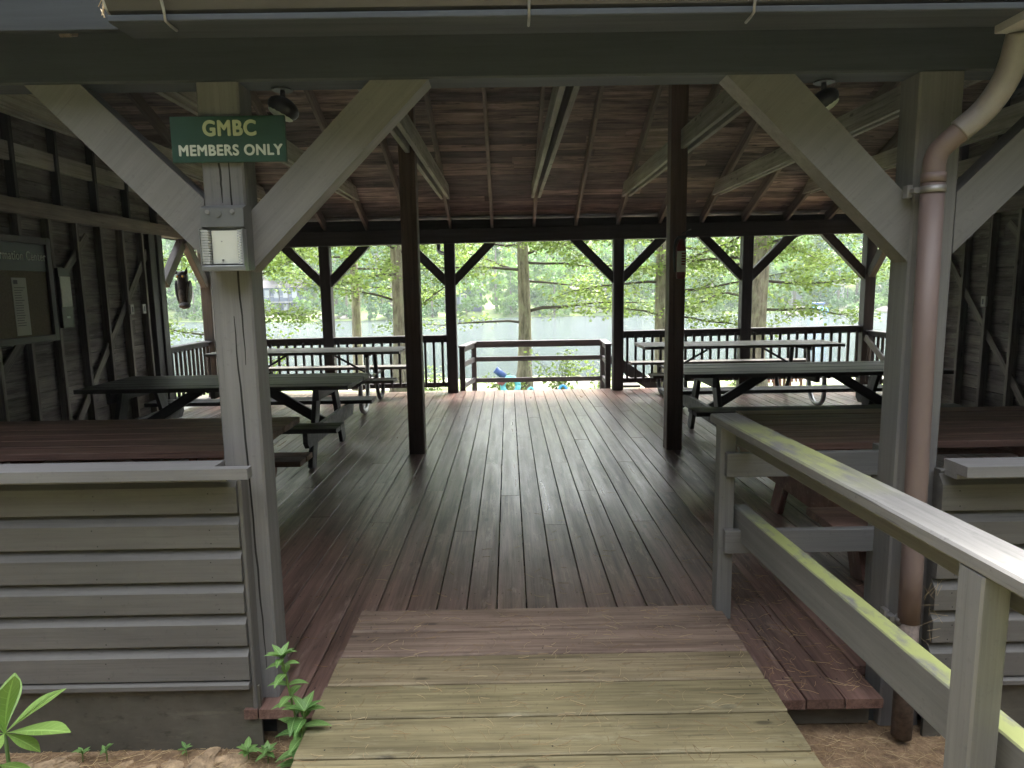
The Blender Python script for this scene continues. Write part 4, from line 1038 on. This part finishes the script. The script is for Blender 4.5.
for (x, y, lb) in ((7.1, 18.6, 'red brown slatted lawn chair on the bank seen under the right tables, the left one'), (8.2, 19.4, 'red brown slatted lawn chair on the bank seen under the right tables, the right one')):
    t = thing('lawn_chair', lb, 'chair', (x, y, bankz(x, y)), 'lawn chairs on the bank'); z_ = bankz(x, y)
    for i in range(5):
        q = MB(); q.bar((x - .22 + i * .11, y + .1, z_ + .12), (x - .14 + i * .11, y + .4, z_ + .62), .07, .02, (0, 1, 0)); q.build('back_slat', M['tredleg'], t)
    q = MB(); q.box((x - .25, y - .35, z_ + .26), (x + .28, y + .12, z_ + .29)); q.build('seat', M['tredleg'], t)
    for a in (-.24, .26):
        for b_ in (-.32, .1): q = MB(); q.box((x + a - .03, y + b_ - .03, z_ - .02), (x + a + .03, y + b_ + .03, z_ + .26)); q.build('leg', M['tredleg'], t)

# ============================================================ PLANTS, STONES, NEEDLES IN FRONT
def bent_leaf(mb, p, d, L, w_, curl, n_=7, side=None, shp=.75, fold=.25, m=0):
    d = d.normalized(); s_ = d.cross(V((0, 0, 1))) if side is None else side
    if s_.length < .01: s_ = V((1, 0, 0))
    s_.normalize(); nrm_ = s_.cross(d).normalized(); vs = []; c = p.copy()
    for i in range(n_ + 1):
        f = i / n_; ww = w_ * .5 * (math.sin(math.pi * (f ** shp)) * .96 + .04 * (1 - f)) if 0 < f < 1 else w_ * .03
        vs += [c - s_ * ww + nrm_ * ww * fold, c.copy(), c + s_ * ww + nrm_ * ww * fold]
        rot = Matrix.Rotation(-curl / n_, 3, s_); d = rot @ d; nrm_ = rot @ nrm_; c = c + d * L / n_
    fs = [f_ for i in range(n_) for f_ in ((i * 3, i * 3 + 1, i * 3 + 4, i * 3 + 3), (i * 3 + 1, i * 3 + 2, i * 3 + 5, i * 3 + 4))]
    mb.add(vs, fs, [(i / n_, k_, 0) for i in range(n_ + 1) for k_ in (-1, 0, 1)], random.random(), m, True)
# large leaved plant in the lower left corner
bp = thing('broadleaf_plant', 'glossy light green broad leaved plant in the lower left corner', 'plant', (-1.54, 1.9, -.165))
c0 = V((-1.545, 1.9, .19))
q = MB(); q.tube([(-1.54, 1.9, -.2), (-1.545, 1.9, .0), c0], [.007, .006, .005], 8); q.tube([(-1.545, 1.9, .0), (-1.55, 1.89, .07), (-1.555, 1.88, .10)], .005, 6); q.build('stem', M['stem'], bp)
for (dx, dy, dz, L, w_, cu) in ((.25, -.1, 1.3, .155, .06, .3), (.9, .05, .75, .16, .035, .1), (1.2, -.35, .42, .19, .055, .25), (-.6, 0, 1, .16, .06, .4), (1.0, -.3, -.1, .10, .035, .3), (-.9, -.4, .3, .15, .05, .5), (.2, -.9, .15, .10, .05, .3), (-.3, .7, .8, .14, .05, .4), (.5, .6, .5, .13, .045, .4)):
    q = MB(); bent_leaf(q, c0, V((dx, dy, dz)), L * 1.4, w_ * 1.3, cu, 12, fold=.22, shp=1.45); q.build('leaf', M['leafS'], bp)
q = MB(); bent_leaf(q, V((-1.555, 1.88, .10)), V((1, -.2, .05)), .13, .035, .2, 8); bent_leaf(q, V((-1.555, 1.88, .10)), V((-.4, -.8, .4)), .12, .04, .3, 8); q.build('leaf', M['leafS'], bp)

def stalk_plant(base, pts, n_nodes, L0, L1, label, name='leafy_plant', rnd=3, w_=.45):
    rg = random.Random(rnd); t = thing(name, label, 'plant', tuple(base))
    P = smooth([V(p) for p in pts], 2); q = MB(); q.tube(P, [.004] * len(P), 6); q.build('stem', M['stem'], t)
    tot = len(P) - 1
    for k in range(n_nodes):
        f = .06 + .94 * k / (n_nodes - 1); p = P[min(tot, int(f * tot))]; L = L0 + (L1 - L0) * f
        for s_ in (0, math.pi):
            a = k * 1.57 + s_ + rg.uniform(-.3, .3)
            q = MB(); bent_leaf(q, p, V((math.cos(a), math.sin(a), rg.uniform(-.1, .5) + f * .4)), L * rg.uniform(.85, 1.15), L * w_, rg.uniform(.5, 1.1), 6, fold=.3); q.build('leaf', M['leafP'], t)
    for k in range(5):
        a = k * 1.26; q = MB(); bent_leaf(q, P[-1], V((math.cos(a), math.sin(a), 1.0)), L1 * .9, L1 * .4, .4, 5, fold=.3); q.build('leaf', M['leafP'], t)
stalk_plant((-.745, 2.2, -.17), [(-.745, 2.20, -.18), (-.735, 2.14, -.02), (-.745, 2.11, .14), (-.768, 2.10, .31)], 17, .10, .06, 'tall light green leafy stalk rising between ramp and deck edge', rnd=3)
stalk_plant((-.755, 2.13, -.17), [(-.73, 2.19, -.18), (-.725, 2.12, -.05), (-.70, 2.09, .12)], 9, .10, .08, 'shorter leafy stalk drooping against the ramp edge', rnd=4)
def seedling(x, y, h_, n_, L, label, sd):
    rg = random.Random(sd); t = thing('seedling', label, 'plant', (x, y, -.165), 'small green seedlings in front of the wall')
    q = MB(); q.tube([(x, y, -.18), (x + .003, y, -.165 + h_ * .5), (x, y, -.165 + h_)], .002, 5); q.build('stem', M['stem'], t); q = MB()
    for k in range(n_):
        a = k * 2.4; bent_leaf(q, V((x, y, -.165 + h_ * rg.uniform(.55, 1))), V((math.cos(a), math.sin(a), rg.uniform(.2, 1.1))), L * rg.uniform(.8, 1.2), L * .5, .5, 5)
    q.build('leaf', M['leafP'], t)
seedling(-1.56, 2.245, .05, 5, .035, 'tiny seedling left of centre in front of the left wall', 1)
seedling(-1.47, 2.24, .06, 4, .035, 'tiny seedling with one rounded leaf in front of the left wall, second from left', 2)
seedling(-1.20, 2.27, .03, 5, .028, 'tiny flat seedling at the wall foot, second from right', 5)
seedling(-.96, 2.235, .055, 9, .05, 'bushier seedling at the right end of the left wall', 7)
seedling(-.885, 2.22, .06, 8, .045, 'pointed seedling beside the ramp edge and wall end', 8)

rg = random.Random(21)
SL_ = ['flat tan stone half out of frame at the far left, under the broad leaved plant', 'flat tan stone just left of the leftmost seedling', 'small tan stone between the two left seedlings and the middle', 'low tan stone under the small flat seedling', 'large pale tan stone in the middle of the row by the wall end',
       'tan stone close to the wall, just left of the bushier seedling', 'jagged tan stone at the right end of the row in front of the bushier seedling', 'tan stone at the bottom left corner of the ground', 'small tan stone low in front of the second seedling']
for i, (x, y, s_) in enumerate([(-1.66, 2.215, .055), (-1.58, 2.20, .045), (-1.40, 2.225, .022), (-1.22, 2.21, .04), (-1.12, 2.225, .065), (-1.03, 2.245, .04), (-1.0, 2.19, .06), (-1.72, 2.19, .05), (-1.31, 2.19, .035)]):
    nu, nv = 34, 20; vs = []; rz_ = Matrix.Rotation(rg.uniform(0, 3), 3, 'Z')
    for j in range(nv + 1):
        t = math.pi * j / nv
        for k in range(nu):
            p = 2 * math.pi * k / nu; d = V((math.sin(t) * math.cos(p), math.sin(t) * math.sin(p), math.cos(t)))
            f = 1 + .55 * mnoise.noise(d * 1.1 + V((i * 7, 0, 0))) + .28 * mnoise.noise(d * 3.1 + V((i * 3, 5, 0))) + .14 * mnoise.noise(d * 8 + V((i, 9, 2)))
            q_ = rz_ @ V((d.x * s_ * f * 1.25, d.y * s_ * f * .75, d.z * s_ * (.30 + .12 * mnoise.noise(d * 4 + V((i, 1, 1)))))); vs.append(V((x, y, -.166)) + q_)
    q = MB(); q.add(vs, [(j * nu + k, (j + 1) * nu + k, (j + 1) * nu + (k + 1) % nu, j * nu + (k + 1) % nu) for j in range(nv) for k in range(nu)], None, rg.random(), 0, False)
    tag(q.build('stone', M['rock']), SL_[i], 'stone', 'tan stones at the foot of the left wall')

def needles(n_, fx, fy, fz, lo=.025, hi=.07, seed=1):
    rg = random.Random(seed); mb = MB()
    for _ in range(n_):
        x, y = fx(rg), fy(rg); z = fz(x, y); a = rg.uniform(0, 6.28); L = rg.uniform(lo, hi); k = 3; cur = rg.uniform(-.5, .5); w_ = .0006
        pts = []; p = V((x, y, z + .0015))
        for i in range(k + 1):
            pts.append(p.copy()); p = p + V((math.cos(a), math.sin(a), rg.uniform(-.02, .05) * (1 if i < 1 else -1))) * L / k; p.z = max(p.z, z + .0012); a += cur
        vs = []
        for i, q_ in enumerate(pts):
            s_ = V((-math.sin(a), math.cos(a), 0)) * w_; vs += [q_ - s_, q_ + s_, q_ + V((0, 0, .0012))]
        fs = []
        for i in range(k):
            A, B = i * 3, i * 3 + 3; fs += [(A, A + 2, B + 2, B), (A + 2, A + 1, B + 1, B + 2)]
        mb.add(vs, fs, None, rg.random(), 0 if rg.random() < .5 else 1)
    return mb
kind(needles(750, lambda r_: r_.uniform(-.68, .93), lambda r_: r_.uniform(1.2, 2.95), lambda x, y: .040, seed=1).build('pine_needles', [M['needle'], M['needle2']]), 'stuff')
kind(needles(520, lambda r_: r_.uniform(-1.0, 1.9) if r_.random() < .6 else r_.uniform(.95, 1.35), lambda r_: 2.3 + abs(r_.gauss(0, .9)), lambda x, y: .001, seed=2).build('pine_needles', [M['needle'], M['needle2']]), 'stuff')
kind(needles(6500, lambda r_: r_.uniform(-2.0, 2.2), lambda r_: r_.uniform(1.5, 2.32), lambda x, y: -.162, .03, .09, seed=3).build('pine_litter', [M['needle'], M['needle2']]), 'stuff')
# straw caught behind the downspout
q = MB(); rg = random.Random(3)
for i in range(15):
    c = V((1.475 + rg.uniform(-.015, .03), 2.262, .33 + rg.uniform(-.1, .12))); d = V((rg.uniform(-.5, .7), -.1, rg.uniform(-1, 1))).normalized() * rg.uniform(.03, .08)
    q.bar(c - d * .5, c + d * .5, .0009, .0009)
tag(q.build('straw_tuft', M['needle2']), 'thin straw caught behind the downspout by the right low wall', 'straw')
# thin haze volume over the whole scene, paling the far shore
m = bpy.data.materials.new('haze'); m.use_nodes = True; m.node_tree.nodes.clear(); n = m.node_tree
out = n.nodes.new('ShaderNodeOutputMaterial'); pv = n.nodes.new('ShaderNodeVolumePrincipled'); pv.inputs['Color'].default_value = (.88, .94, 1, 1); pv.inputs['Density'].default_value = .0007
pv.inputs['Anisotropy'].default_value = .2
n.links.new(pv.outputs[0], out.inputs['Volume'])
q = MB(); lo_, hi_ = (-280, -80, -8), (280, 360, 110)
cs = [(x, y, z) for z in (lo_[2], hi_[2]) for (x, y) in ((lo_[0], lo_[1]), (hi_[0], lo_[1]), (hi_[0], hi_[1]), (lo_[0], hi_[1]))]
q.add(cs, [(3, 2, 1, 0), (4, 5, 6, 7), (0, 1, 5, 4), (1, 2, 6, 5), (2, 3, 7, 6), (3, 0, 4, 7)]); kind(q.build('haze', m), 'stuff')
tagd = [o for o in bpy.data.objects if '_org' in o.keys()]
for o in tagd: del o['_org']
